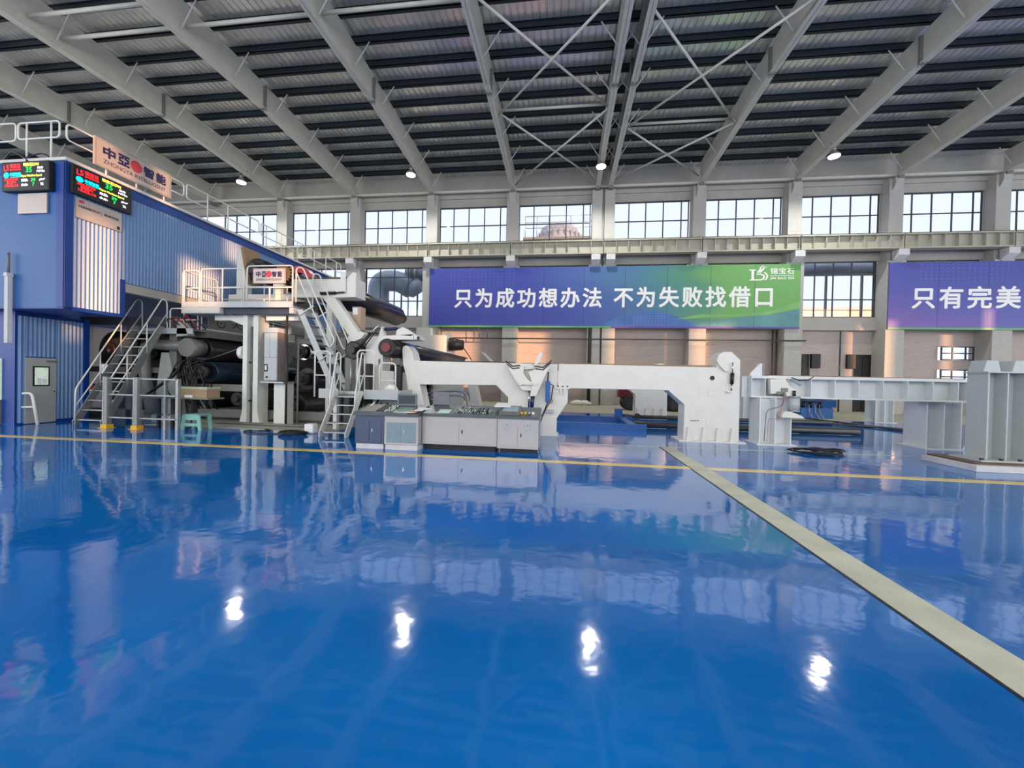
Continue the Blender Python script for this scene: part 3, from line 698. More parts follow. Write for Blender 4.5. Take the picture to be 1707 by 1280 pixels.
rail_loop('guard_rail', 'white guard rail on the hood side, just beyond the name board', (-14.02, 13.43, 0), (-14.02, 17.02, 0), 7.64, 8.68, 8.15, (.25, .52), group=HG)
rail_loop('guard_rail', 'white guard rail on the hood side, third along towards the rear wall', (-14.02, 17.15, 0), (-14.02, 20.58, 0), 7.64, 8.66, 8.12, (.1, .4, .75), group=HG)
rail_loop('guard_rail', 'white guard rail at the far rear end of the hood roof', (-14.02, 20.7, 0), (-14.02, 23.9, 0), 7.64, 8.66, 8.12, (.15, .5, .85), group=HG)
# big name board on the roof rail
def name_board(org, right, w, h, label, loc, big):
    org, right, up = Vector(org), Vector(right), Vector((0, 0, 1)); nrm = right.cross(up)
    t = thing('name_board', label, 'sign', loc)
    def slab(u0, v0, u1, v1, d0, d1, name, m):
        c = [(u0, v0), (u1, v0), (u1, v1), (u0, v1)]
        vs = [org+right*u*w+up*v*h+nrm*d0 for u, v in c]+[org+right*u*w+up*v*h+nrm*d1 for u, v in c]
        return MB().add(vs, [(0,3,2,1),(4,5,6,7),(0,1,5,4),(1,2,6,5),(2,3,7,6),(3,0,4,7)]).build(name, m, t)
    slab(0, 0, 1, 1, 0, .05, 'board', SIGNPLATE)
    b = MB()
    for u0, v0, u1, v1 in ((.015, .03, .985, .045), (.015, .955, .985, .97), (.015, .03, .02, .97), (.98, .03, .985, .97)):
        c = [(u0, v0), (u1, v0), (u1, v1), (u0, v1)]; b.add([org+right*u*w+up*v*h+nrm*.053 for u, v in c], [(0, 1, 2, 3)])
    b.build('border_line', MIDSTEEL, t)
    for ch, u in (('中', .10), ('亞', .275), ('智', .60), ('能', .775)):
        L = MB(); text_into(L, ch, org+right*u*w+up*.43*h+nrm*.052, right, up, .135*w, .36*h, 0, .004, heavy=.008*w/1.1)
        L.build('chinese_letter', INKBLUE, t)
    L = MB(); text_into(L, 'ZHONGYA INTELLIGENT', org+right*.10*w+up*.18*h+nrm*.052, right, up, .81*w, .15*h, .0, .004); L.build('latin_lettering', INKBLUE, t)
    rr = .22*h; cx, cy = .50*w, .61*h
    MB().add([org+right*(cx+rr*math.cos(a*math.pi/14))+up*(cy+rr*math.sin(a*math.pi/14))+nrm*.054 for a in range(28)], [tuple(range(28))]).build('red_disc', INKRED, t)
    return t
name_board((-13.98, 10.39, 7.82), (0, 1, 0), 2.37, .84, 'large name board with red disc standing on the hood roof', (-13.98, 11.5, 7.8), True)
tb = thing('roof_cable', 'black cables lying on the hood coping above the left display', 'cable', (-15.3, 9.9, 7.64))
MB().tube(fillet([(-16.4, 9.9, 7.70), (-15.8, 9.75, 7.95), (-15.2, 9.7, 7.62), (-15.1, 9.62, 7.50)], .2, 4), .025, 6).build('cable', BLACK, tb)
MB().tube(fillet([(-16.2, 10.0, 7.67), (-15.5, 9.8, 7.72), (-14.9, 9.85, 7.9), (-14.6, 9.9, 7.67)], .2, 4), .02, 6).build('cable', BLACK, tb)
# ================================================================== STAIRS, PLATFORMS, RAILS BY THE HOOD
def stair(name, label, xa, xb, y0, y1, z1, n, hr, m=RAILW, sm=None):
    """flight climbing away from the viewer between stringers xa and xb"""
    t = thing(name, label, 'stairs', ((xa+xb)/2, y0, 0))
    for x in (xa, xb):
        MB().prism([(y0, 0), (y0+.16, 0), (y1+.12, z1-.05), (y1+.12, z1+.06), (y1-.04, z1+.06), (y0-.02, .12)], 'x', x-.012, x+.012).build('stringer', sm or m, t)
    for k in range(n):
        f = (k+.55)/n; y = y0+(y1-y0)*f; z = z1*f
        MB().box(xa+.013, y-.02, z-.02, xb-.013, y+.20, z+.012).build('tread', GALV, t)
    fs, h0, ht = hr
    yb, zb_ = y0+.04+(y1-y0)*fs, z1*fs
    for x in (xa, xb):
        path = [(x, yb, zb_), (x, yb+.02, zb_+h0), (x, y1+.05, ht), (x, y1+.22, ht-.06), (x, y1+.24, z1)]
        MB().tube(fillet(path, .14, 5), .022, 8).build('handrail', m, t)
        MB().cyl((x, yb+.01, zb_+h0*.5), (x, y1+.22, (ht+z1)/2), .018, n=8).build('mid_rail', m, t)
        for f in ((.36, .70) if fs < .2 else (.80,)):
            y = y0+(y1-y0)*f+.08; g = (y-yb)/(y1+.05-yb); zt = zb_+h0+(ht-zb_-h0)*g
            MB().cyl((x, y, z1*f+.05), (x, y, zt), .018, n=8).build('handrail_post', m, t)
    return t
s1 = stair('steel_stair', 'tall steel stair with white handrails beside the grey door', -14.95, -13.95, 10.65, 12.45, 3.25, 11, (0, 1.12, 4.25), sm=GALV)
s2 = stair('steel_stair', 'short white stair left of the grey control desk', -6.62, -5.86, 10.34, 11.14, 1.20, 5, (.55, .50, 2.40))

# lower working platform reached by the short stair
t = thing('work_platform', 'low white platform with hoop rails behind the control desk', 'platform', (-6, 11.8, 0))
MB().box(-7.25, 11.35, 1.16, -4.78, 12.3, 1.24).build('deck', GALV, t)
MB().box(-7.24, 11.36, 1.10, -4.8, 12.28, 1.16).build('deck_frame', MIDSTEEL, t)
for q in ((-5.84, 11.30, 1.02, -4.76, 11.35, 1.30), (-7.27, 11.30, 1.02, -6.66, 11.35, 1.30), (-4.78, 11.35, 1.02, -4.74, 12.3, 1.30)): MB().box(*q).build('toe_board', STANDGREY, t)
for x in (-7.1, -4.95): MB().box(x-.06, 11.9, 0, x+.06, 12.05, 1.16).build('support_leg', WHITE, t)
for k, (a, b, zt) in enumerate(((-7.42, -6.93, 2.42), (-6.07, -5.55, 2.46), (-5.38, -4.88, 2.10))):
    MB().tube(fillet([(a, 11.33, 1.05), (a, 11.33, zt), (b, 11.33, zt), (b, 11.33, 1.05)], .14, 5), .024, 8).build('hoop_rail', RAILW, t)
    MB().cyl((a, 11.33, 1.7 if k != 2 else 1.58), (b, 11.33, 1.7 if k != 2 else 1.58), .02, n=8).build('mid_rail', RAILW, t)
tag(MB().tube([(-5.38, 11.6, 1.28), (-5.28, 11.6, 1.33), (-5.15, 11.58, 1.37), (-5.02, 11.6, 1.35), (-4.92, 11.62, 1.27)], [.03, .08, .12, .10, .03], 9).build('rag_bundle', PAPER), 'white rag bundle lying on the low platform by the right hoop rail', 'rag')

# ladder stair from the low platform up to the high one, climbing leftward
t = thing('ladder_stair', 'steep white ladder stair climbing left to the high platform', 'stairs', (-7.8, 12.3, 1.24))
for y in (12.0, 12.72):
    MB().prism([(-7.30, 1.24), (-7.08, 1.24), (-8.30, 3.78), (-8.50, 3.78)], 'y', y-.012, y+.012).build('stringer', STANDGREY, t)
for k in range(8):
    f = (k+.7)/8.3; x = -7.2-1.2*f; z = 1.24+2.54*f
    MB().box(x-.10, 12.013, z-.015, x+.08, 12.707, z+.015).build('tread', GALV, t)
for y, dz in ((11.93, 0), (12.79, .02)):
    MB().tube(fillet([(-8.5, y, 4.0), (-8.5, y, 5.1+dz), (-8.28, y, 5.1+dz), (-7.16, y, 2.78), (-7.34, y, 2.55), (-8.5, y, 4.95)], .12, 6), .022, 8).build('handrail', RAILW, t)
    yy = 12.0 if y < 12.4 else 12.72
    for f in (.36, .93):
        x = -7.2-1.2*f; z = 1.24+2.54*f
        MB().tube([(x-.12, yy, z-.05), (x+.1, y, z+.1), (x+.42, y, z+.28)], .02, 6).build('rail_bracket', RAILW, t)

# high platform on one H post
t = thing('high_platform', 'raised steel platform with white railings carried by one post', 'platform', (-10.6, 12.7, 0))
MB().box(-12.7, 12.03, 3.86, -8.68, 12.06, 4.05).build('toe_board', STANDGREY, t)
MB().box(-12.7, 12.06, 3.86, -8.68, 13.4, 3.92).build('deck', GALV, t)
for q in ((-12.72, 12.05, 3.67, -11.3, 12.35, 3.86), (-12.72, 12.35, 3.67, -12.4, 13.4, 3.86), (-8.82, 12.06, 3.67, -8.68, 13.4, 3.86)): MB().box(*q).build('edge_beam', STANDGREY, t)
MB().box(-11.3, 12.2, 3.67, -8.82, 12.3, 3.86).build('edge_beam', mat('navy_grey_beam', (46, 56, 70), .5, var=.1), t)  # navy colour stands in for shade under the platform edge
MB().box(-11.9, 12.5, 3.50, -10.7, 12.9, 3.67).prism([(-11.3, 3.5), (-10.72, 3.3), (-10.72, 3.5)], 'y', 12.5, 12.85).box(-9.98, 12.5, 3.50, -8.8, 12.9, 3.67).build('bracket', WHITE, t)
p = MB().box(-10.76, 12.42, .02, -10.60, 12.92, 3.67).box(-10.60, 12.62, .02, -10.38, 12.70, 3.67).box(-10.38, 12.42, .02, -10.20, 12.92, 3.67)
p.prism([(-10.86, .02), (-10.76, .45), (-10.76, .02)], 'y', 12.42, 12.6).prism([(-10.10, .02), (-10.20, .45), (-10.20, .02)], 'y', 12.42, 12.6).box(-10.9, 12.35, 0, -10.05, 13.0, .03)
p = p.build('support_post', mat('post_white_paint', (226, 228, 218), .4, var=.05), t)
for x in (-10.54, -10.45): MB().cyl((x, 12.56, .03), (x, 12.56, 3.3), .035, n=8).build('conduit', MIDSTEEL, p)
for z in (.75, 2.05): MB().box(-10.66, 12.50, z, -10.32, 12.60, z+.06).build('pipe_clamp', BLACK, p)
tag(MB().cyl((-11.1, 12.75, 2.42), (-10.93, 12.75, 2.42), .22, n=20).build('round_lamp', PAPER), 'white round work lamp on the left of the platform post', 'lamp')
tag(MB().tube([(-11.1, 12.7, 2.58), (-11.9, 12.75, 2.32), (-13.0, 12.8, 2.02)], .008, 5).build('lamp_wire', GALV), 'thin pale wire slanting left from the round work lamp', 'wire')
PG = 'railings of the high platform'
rail_loop('platform_railing', 'white railing at the left front corner of the high platform', (-12.66, 12.04, 0), (-12.05, 12.04, 0), 3.9, 5.08, 4.5, (0, .08, 1), group=PG, ends=False)
rail_loop('platform_railing', 'white railing on the high platform front, left of the sign', (-11.98, 12.04, 0), (-10.42, 12.04, 0), 3.9, 5.13, 4.5, (0, .5, 1), group=PG, ends=False)
rail_loop('platform_railing', 'white railing on the high platform front carrying the small sign', (-10.31, 12.04, 0), (-8.70, 12.04, 0), 3.9, 5.2, 4.5, (0, 1), group=PG, ends=False)
tag(MB().cyl((-9.50, 12.04, 4.05), (-9.50, 12.04, 4.5), .03, n=8).build('rail_stub', RAILW), 'short white stub post below the small railing sign', 'post')
rail_loop('platform_railing', 'white railing along the left side of the high platform', (-12.66, 12.1, 0), (-12.66, 13.4, 0), 3.9, 5.08, 4.5, (0, 1), group=PG, ends=False)
rail_loop('platform_railing', 'lower white railing along the back of the high platform', (-12.6, 13.42, 0), (-9.0, 13.42, 0), 3.9, 4.85, 4.4, (0, .25, .5, .75, 1), group=PG, ends=False)
name_board((-10.04, 12.018, 4.62), (1, 0, 0), 1.12, .48, 'small company sign with red disc on the high platform railing', (-9.5, 12.0, 4.6), False)

# walkway beam in front of the dryers with a lettered grey panel
t = thing('dryer_walkway', 'dark grey walkway beam running back under the high platform with lettered panel', 'walkway', (-13.2, 14, 0))
MB().box(-13.95, 13.3, 2.98, -12.9, 20.5, 3.22).build('box_beam', MIDSTEEL, t)
MB().box(-12.93, 13.0, 3.26, -12.90, 18.0, 3.30).box(-12.93, 13.0, 3.95, -12.90, 18.0, 3.98).build('panel_rail', RAILW, t)
pn = MB().box(-12.95, 13.3, 3.30, -12.91, 17.5, 3.86).build('panel', mat('dull_grey_panel', (128, 124, 118), .5, var=.06), t)
L = MB(); text_into(L, '大正重工', (-12.908, 14.3, 3.45), (0, 1, 0), (0, 0, 1), 2.2, .24, .01, .003)
cc = [(13.85+.19*math.cos(a*math.pi/12), 3.58+.19*math.sin(a*math.pi/12)) for a in range(24)]
ci = [(13.85+.15*math.cos(a*math.pi/12), 3.58+.15*math.sin(a*math.pi/12)) for a in range(24)]
L.add([(-12.905, a, b) for a, b in cc]+[(-12.905, a, b) for a, b in ci], [(i, (i+1) % 24, 24+(i+1) % 24, 24+i) for i in range(24)])
L.add([(-12.905, 13.85+.04*math.cos(a*math.pi/6), 3.58+.04*math.sin(a*math.pi/6)) for a in range(12)], [tuple(range(12))])
L.build('panel_lettering', INKBLACK, pn)
for y in (13.0, 14.9, 16.6, 18.0): MB().cyl((-12.9, y, 3.2), (-12.9, y, 4.0), .02, n=6).build('post', RAILW, t)
for y in (13.4, 20.0): MB().box(-13.93, y, 0, -13.68, y+.25, 2.98).build('support_leg', MIDSTEEL, t)
rail_loop('landing_railing', 'white railing on the landing at the head of the tall stair', (-13.9, 12.75, 0), (-12.8, 12.75, 0), 3.22, 3.95, 3.55, (0, .5, 1), ends=False)
t = thing('stair_landing', 'grey landing plate at the head of the tall stair', 'landing', (-14.2, 13.1, 3.15))
MB().box(-15.0, 12.72, 3.17, -12.95, 13.9, 3.22).build('plate', GALV, t); MB().box(-15.0, 12.70, 3.05, -12.95, 12.73, 3.25).build('toe_board', STANDGREY, t)

# white hoop barrier by the door, fence, table, stool, bucket
t = thing('hoop_barrier', 'white bent pipe barrier standing before the grey door', 'barrier', (-16.1, 10.3, 0))
MB().tube(fillet([(-16.42, 10.28, 0), (-16.6, 10.28, .93), (-16.0, 10.36, .97), (-15.76, 10.34, 0)], .14, 6), .04, 10).build('hoop', RAILW, t)
MB().cyl((-16.52, 10.28, .52), (-15.88, 10.35, .55), .03, n=8).build('cross_bar', RAILW, t)
t = thing('guard_fence', 'grey aluminium guard fence with yellow feet before the tall stair', 'fence', (-12.4, 10.4, 0))
for k, x in enumerate((-13.42, -12.40)):
    pp = MB().box(x-.07, 10.33, .1, x+.07, 10.47, 1.52)
    for dx in (-.035, .0, .035): pp.box(x+dx-.006, 10.322, .1, x+dx+.006, 10.33, 1.52)
    MB().box(x-.10, 10.30, 0, x+.10, 10.50, .11).box(x-.16, 10.28, 0, x+.16, 10.52, .012).build('yellow_foot', YELLOW, pp.build('post', GALV, t))
MB().box(-11.14, 10.4, 0, -11.06, 10.5, 1.5).box(-11.55, 10.42, 0, -11.49, 10.5, 1.5).build('post', GALV, t)
for z in (.30, .98, 1.46):
    MB().box(-13.35, 10.38, z, -12.47, 10.42, z+.035).build('rail', GALV, t)
    MB().box(-12.33, 10.40, z, -11.1, 10.44, z+.035).build('rail', GALV, t)
MB().box(-13.35, 10.396, .33, -12.47, 10.40, 1.46).box(-12.33, 10.416, .33, -11.1, 10.42, 1.46).build('clear_sheet', PLEXI, t)
t = thing('work_table', 'low dark legged work table right of the guard fence', 'table', (-11.5, 10.95, 0))
MB().box(-12.7, 10.72, .90, -10.40, 11.3, .95).build('table_top', mat('table_top_grey', (126, 120, 110), .5, var=.15), t, bevel=.005)
for x, y in ((-12.1, 10.78), (-11.4, 10.78), (-12.1, 11.22), (-11.4, 11.22)): MB().box(x-.04, y-.04, 0, x+.04, y+.04, .90).build('leg', BLACK, t)
MB().box(-12.06, 10.75, .38, -11.44, 10.79, .43).build('stretcher', BLACK, t)
t = thing('storage_box', 'brown box with pale lid on the work table', 'box', (-11, 11, .95))
MB().box(-11.46, 10.78, .951, -10.50, 11.25, 1.20).build('body', CARD, t); MB().box(-11.48, 10.77, 1.20, -10.48, 11.26, 1.27).build('lid', mat('pale_green_lid', (178, 182, 152), .6, var=.1), t)
for k in range(7):
    x = -11.3+.13*k; tag(MB().cyl((x, 10.95, 1.27), (x, 10.95, 1.36), .035, n=8).build('bottle', BLACK), 'small dark bottle on the brown box, %s from the left' % ORD[k], 'bottle', 'bottles on the box lid')
tag(MB().box(-11.2, 10.74, .951, -10.95, 10.77, 1.02).build('tape_roll', PAPER), 'small white packet at the front of the table before the box', 'packet')
t = thing('plastic_stool', 'mint green plastic stool on the floor by the work table', 'stool', (-10.84, 10.8, 0))
MB().prism([(-11.10, .44), (-10.58, .44), (-10.60, .47), (-11.08, .47)], 'y', 10.6, 11.02).build('seat', GREENPL, t, bevel=.012)
for sx in (-1, 1):
    for yv in (10.60, 10.96):
        x = -10.84+sx*.23
        MB().prism([(x-.06, .44), (x+.06, .44), (x+sx*.06+.05, 0), (x+sx*.06-.05, 0)], 'y', yv, yv+.04).build('leg', GREENPL, t)
MB().prism([(-11.10, .30), (-10.58, .30), (-10.56, .44), (-11.12, .44)], 'y', 10.605, 10.63).box(-11.12, 10.605, .12, -10.56, 10.63, .20).build('apron', GREENPL, t)
tag(MB().box(-7.42, 10.85, 0, -7.14, 11.1, .28).build('white_box', PAPER, bevel=.03), 'small white plastic box on the floor left of the short stair', 'box')
def coil(cx, cy, r, turns, z, seed, rr=.018):
    R_ = random.Random(seed); pts = []
    for k in range(turns*14):
        a = k/14*2*math.pi; q = r*(0.75+.3*R_.random())
        pts.append((cx+q*math.cos(a)*1.25+.12*r*math.sin(a*.37), cy+q*math.sin(a)*.8, z+rr+.03*R_.random()+k*.0012))
    return pts
o = MB().tube(coil(-7.55, 10.55, .34, 4, 0, 3), .018, 6).tube(fillet([(-7.8, 10.6, .02), (-8.6, 10.35, .02), (-9.4, 10.75, .02), (-8.6, 11.1, .02), (-9.0, 11.3, .02)], .4, 5), .016, 6).build('cable_coil', BLACK)
tag(o, 'black cable coil on the floor beside the white plastic box', 'cable')
o = MB().tube(coil(6.35, 11.05, .50, 2, 0, 5), .02, 6).tube(coil(6.7, 11.25, .34, 2, 0.02, 8), .02, 6).tube(coil(6.5, 11.1, .22, 1, 0.03, 9), .02, 6).build('cable_coil', BLACK)
tag(o, 'large black cable heap on the floor before the ribbed white beam', 'cable')
tag(MB().cyl((-11.5, 12.15, .06), (-8.1, 12.0, .06), .045, n=8).build('floor_pipe', MIDSTEEL), 'thin grey pipe lying on the concrete before the platform post', 'pipe')

# ================================================================== DRYER AND PRESS MACHINERY
def roll(name, label, x, z, r, ya, yb, m, jr=.12, jl=.45, group=None, endm=None, house=True):
    t = thing(name, label, 'roll', (x, ya, z), group)
    MB().tube([(x, ya, z), (x, ya+.01, z), (x, yb-.01, z), (x, yb, z)], [r*.94, r, r, r*.94], 28).build('shell', m, t)
    for a, b in ((ya-jl, ya), (yb, yb+jl)): MB().cyl((x, a, z), (x, b, z), jr, n=14).build('journal', endm or DARKSTEEL, t)
    if house:
        for y in (ya-jl*.75, yb+jl*.4):
            MB().prism(ring_poly(x, z, jr*2.0, 16), 'y', y, y+.18, True).build('bearing_housing', DARKSTEEL, t)
    return t
RG = 'rolls between the tall stair and the ladder stair'
roll('machine_roll', 'dark upper roll with grey arm end beside the tall stair', -13.25, 2.55, .40, 13.4, 20.2, BLACKGLOSS, group=RG)
roll('machine_roll', 'glossy blue black roll just below the walkway beam', -12.6, 1.72, .38, 13.0, 20.2, mat('blue_black_cover', (24, 36, 50), .2, var=.1), group=RG)
roll('machine_roll', 'dark roll low down behind the work table', -11.7, .78, .36, 13.6, 20.2, DARKSTEEL, group=RG)
roll('machine_roll', 'grey roll behind the electrical cabinet', -10.3, 2.35, .36, 13.8, 20.2, MIDSTEEL, group=RG)
roll('machine_roll', 'polished steel roll right of the electrical cabinet', -9.35, 2.52, .30, 13.6, 20.2, CHROME, group=RG)
roll('machine_roll', 'black roll under the polished one right of the cabinet', -9.2, 1.55, .42, 13.6, 20.2, BLACKGLOSS, group=RG)
roll('machine_roll', 'low dark roll behind the cabinet pedestal', -9.6, .62, .36, 13.6, 20.2, DARKSTEEL, group=RG)
roll('machine_roll', 'dark roll behind the foot of the ladder stair', -8.1, 1.9, .34, 13.6, 20.2, BLACKGLOSS, group=RG)
DG = 'dryer cylinders under the hood'
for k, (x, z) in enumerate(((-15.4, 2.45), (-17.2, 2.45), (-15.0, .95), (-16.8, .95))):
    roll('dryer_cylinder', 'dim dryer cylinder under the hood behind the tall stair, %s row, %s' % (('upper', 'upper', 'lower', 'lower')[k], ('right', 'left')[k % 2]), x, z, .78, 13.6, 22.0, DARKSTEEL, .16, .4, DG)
def frame(name, label, boxes, m, cat='machine frame', extra=None):
    mb = MB()
    for b in boxes: mb.box(*b)
    return tag(mb.build(name, m, bevel=.01), label, cat)
frame('dryer_gantry', 'dark grey machine frame behind the tall stair under the hood', [(-18, 13.0, 0, -13.9, 13.2, .3), (-18, 13.0, 1.65, -13.9, 13.2, 1.85), (-18, 13.0, 3.4, -13.9, 13.2, 3.7), (-16.0, 13.0, 0, -15.75, 13.2, 3.4), (-14.2, 13.0, 0, -13.9, 13.2, 3.4)], MIDSTEEL)
frame('dryer_gantry', 'far grey machine frame under the hood beyond the dryer cylinders', [(-24, 22.6, 0, -7.2, 22.8, 2.4), (-24, 22.6, 2.6, -14.2, 22.8, 3.4)], DARKSTEEL)  # dark sheet added to keep sky from showing under the hood
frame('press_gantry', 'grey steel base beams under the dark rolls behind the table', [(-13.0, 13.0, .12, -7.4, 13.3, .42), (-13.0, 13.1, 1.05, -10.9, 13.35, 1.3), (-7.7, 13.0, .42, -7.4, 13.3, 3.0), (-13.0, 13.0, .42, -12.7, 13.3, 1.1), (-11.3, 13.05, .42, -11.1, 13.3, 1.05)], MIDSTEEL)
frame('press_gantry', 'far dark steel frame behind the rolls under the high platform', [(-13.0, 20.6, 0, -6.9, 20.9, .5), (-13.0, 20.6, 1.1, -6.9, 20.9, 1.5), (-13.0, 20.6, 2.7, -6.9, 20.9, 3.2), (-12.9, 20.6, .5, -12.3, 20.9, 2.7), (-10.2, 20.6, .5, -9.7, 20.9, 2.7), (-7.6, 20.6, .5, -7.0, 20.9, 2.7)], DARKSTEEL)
frame('doctor_beam', 'reddish lit grey box beam running back below the high platform', [(-9.2, 13.4, 2.95, -8.5, 20.2, 3.35)], MIDSTEEL, 'machine beam')
frame('doctor_beam', 'thin pale beam running back above the reddish box beam', [(-9.9, 13.4, 3.15, -9.7, 20.2, 3.45)], WALLP, 'machine beam')
# swing arm at the stair head: elbow pipe, foot and knuckle
t = thing('swing_arm', 'grey cast swing arm with elbow pipe right of the tall stair', 'machine arm', (-14.3, 12.9, 0))
MB().cyl((-14.9, 12.9, 2.70), (-13.3, 12.95, 2.62), .19, n=16).build('arm_pipe', MIDSTEEL, t)
MB().tube(fillet([(-14.8, 12.9, 2.7), (-15.1, 12.9, 2.55), (-15.0, 12.85, 1.5), (-14.7, 12.85, .2)], .35, 6), .18, 14).build('elbow', MIDSTEEL, t)
MB().prism([(-14.9, .0), (-13.7, .0), (-13.85, 1.0), (-14.2, 2.4), (-14.5, 2.4), (-14.7, 1.0)], 'y', 12.98, 13.25).build('base_casting', mat('pale_machine_casting', (172, 178, 168), .45, var=.1), t)
MB().prism([(-13.6, 2.95), (-13.15, 3.0), (-13.3, 3.45), (-13.55, 3.5)], 'y', 12.7, 13.0).build('knuckle', mat('pale_machine_casting', (172, 178, 168), .45, var=.1), t)
MB().prism(ring_poly(-13.25, 2.58, .33, 24), 'y', 12.75, 13.3, True).build('bearing_cap', MIDSTEEL, t)
R_ = random.Random(11)
for k in range(16):
    x0 = -13.1+R_.random()*.9; z0 = 1.9+R_.random()*.25; x1 = x0-.5+R_.random()*1.0
    tag(MB().tube(fillet([(x0, 12.9, z0), (x0-.25+R_.random()*.3, 12.55-R_.random()*.25, z0+.12), (x1-.25, 12.45, 1.1+.3*R_.random()), (x1, 12.75, .35+.4*R_.random())], .4, 4), .022, 6).build('rubber_hose', BLACK),
        'thin black rubber hose in the hanging bundle behind the table', 'hose', 'black hoses behind the table')
tag(MB().tube(fillet([(-13.4, 12.7, 2.0), (-13.0, 12.4, 2.12), (-13.3, 12.4, 1.6), (-14.3, 12.3, .9)], .3, 5), .05, 8).build('thick_hose', BLACK), 'thick black hose bending down beside the swing arm', 'hose')
for k in range(5):
    x = -14.0+.22*k
    tag(MB().tube(fillet([(x, 12.85, 3.25), (x+.1, 12.6, 3.62+.05*k), (x+.45, 12.6, 3.5), (x+.6, 12.8, 3.2)], .2, 4), .018, 6).build('air_hose', RED if k % 2 else BLACK),
        '%s thin air hose looped at the stair head, %s from the left' % ('red' if k % 2 else 'black', ORD[k]), 'hose')
t = thing('control_box', 'black control box with white panel beside the blue hood corner', 'control box', (-15.3, 11.9, 0))
MB().box(-15.55, 11.85, 1.1, -15.25, 12.05, 1.95).build('housing', BLACK, t); MB().box(-15.52, 11.84, 1.6, -15.28, 11.85, 1.92).build('panel', PAPER, t)
MB().cyl((-15.4, 11.95, 0), (-15.4, 11.95, 1.1), .04, n=8).build('stand', MIDSTEEL, t)
MB().cyl((-15.75, 11.8, 1.12), (-15.75, 11.7, 1.12), .06, n=12).build('red_button', RED, t); MB().box(-15.8, 11.8, 1.0, -15.3, 11.9, 1.25).build('side_box', BLACK, t)

# electrical cabinet on its pedestal
t = thing('electrical_cabinet', 'tall pale cabinet on a white pedestal right of the platform post', 'cabinet', (-9.4, 12.3, 0))
MB().box(-9.64, 12.02, 1.48, -9.18, 12.55, 3.05).build('body', mat('cabinet_grey_side', (150, 140, 134), .35, .3, var=.06), t, bevel=.008)
MB().prism([(-9.66, 3.05), (-9.16, 3.05), (-9.2, 3.2), (-9.6, 3.2)], 'y', 12.02, 12.55).build('rain_cap', STANDGREY, t)
MB().box(-9.63, 12.0, 2.25, -9.44, 12.02, 3.02).build('door', STANDGREY, t); d2 = MB().box(-9.43, 12.0, 2.25, -9.19, 12.02, 3.02).build('door', STANDGREY, t)
MB().box(-9.63, 12.0, 1.50, -9.19, 12.02, 2.23).build('door', STANDGREY, t)
MB().box(-9.62, 11.99, 1.78, -9.50, 12.0, 2.02).build('meter_window', BLACK, t); MB().box(-9.59, 11.985, 1.83, -9.53, 11.99, 1.98).build('meter_face', PAPER, t)
MB().cyl((-9.52, 12.0, 1.6), (-9.52, 11.96, 1.6), .03, n=10).build('knob', BLACK, t)
MB().box(-9.75, 12.0, 1.41, -8.95, 12.6, 1.46).build('base_plate', GALV, t)
MB().box(-9.50, 12.3, .02, -9.08, 12.7, 1.41).build('pedestal', mat('post_white_paint', (226, 228, 218), .4, var=.05), t)
tag(MB().cyl((-8.95, 12.15, 0), (-8.95, 12.15, 3.6), .035, n=8).build('standpipe', DARKSTEEL), 'thin dark upright pipe right of the electrical cabinet', 'pipe')
tag(MB().cyl((-8.72, 12.4, 0), (-8.72, 12.4, 2.9), .03, n=8).build('standpipe', MIDSTEEL), 'thin grey upright pipe just left of the ladder stair', 'pipe')

# machinery above and behind the high platform
t = thing('tilting_arm', 'tall white tilting arm plate with brown edge behind the platform railing', 'machine arm', (-11.9, 13.7, 3.9))
MB().prism([(-12.12, 4.2), (-11.66, 4.2), (-11.66, 5.0), (-11.80, 6.15), (-11.92, 6.32), (-12.12, 6.2)], 'y', 13.65, 13.85).build('plate', WHITE, t)
MB().prism([(-11.66, 5.0), (-11.60, 5.4), (-11.84, 6.4), (-11.92, 6.32)], 'y', 13.6, 14.4).build('edge_lining', WOOD, t)
MB().box(-12.3, 13.7, 3.95, -11.6, 14.2, 4.3).build('foot', WHITE, t)
roll('reel_roll', 'dark cloth roll high behind the platform railing', -11.35, 5.55, .42, 13.7, 20.5, BLACK, jr=.2, jl=.3, house=False)
t = thing('gear_wheel', 'bronze toothed gear wheel above the small railing sign', 'gear', (-10.45, 14, 5.4))
pts = []
for k in range(72): r = .36 if (k//2) % 2 else .29; pts.append((-10.45+r*math.cos(2*math.pi*k/72), 5.45+r*math.sin(2*math.pi*k/72)))
MB().prism(pts, 'y', 13.9, 14.15).build('rim', mat('bronze_gear', (128, 92, 58), .35, .7, var=.2), t)
MB().prism(ring_poly(-10.45, 5.45, .12, 16), 'y', 13.82, 14.0, True).build('hub', DARKRED, t)
t = thing('belt_guard', 'red curved belt guard behind the platform right corner', 'guard', (-9.7, 14, 4.9))
arc = [(-9.85+.62*math.cos(a*math.pi/20), 5.05+.68*math.sin(a*math.pi/20)) for a in range(-3, 14)]
ari = [(-9.85+.40*math.cos(a*math.pi/20), 5.05+.44*math.sin(a*math.pi/20)) for a in range(-3, 14)]
MB().prism(arc+ari[::-1], 'y', 13.9, 14.2).build('guard_shell', RED, t)
MB().prism(ring_poly(-9.85, 5.05, .36, 20), 'y', 14.0, 14.1).build('pulley', BLACK, t)
MB().box(-9.95, 14.02, 4.28, -9.75, 14.18, 4.7).build('stand', DARKSTEEL, t)
frame('cross_gantry', 'white cross frame behind the high platform under the dark roll', [(-12.4, 13.6, 4.35, -8.9, 13.8, 4.62), (-10.9, 13.6, 3.95, -10.5, 13.85, 4.35), (-10.6, 13.6, 4.62, -10.2, 13.8, 5.0), (-9.4, 13.6, 4.62, -9.05, 13.8, 5.0)], WHITE)
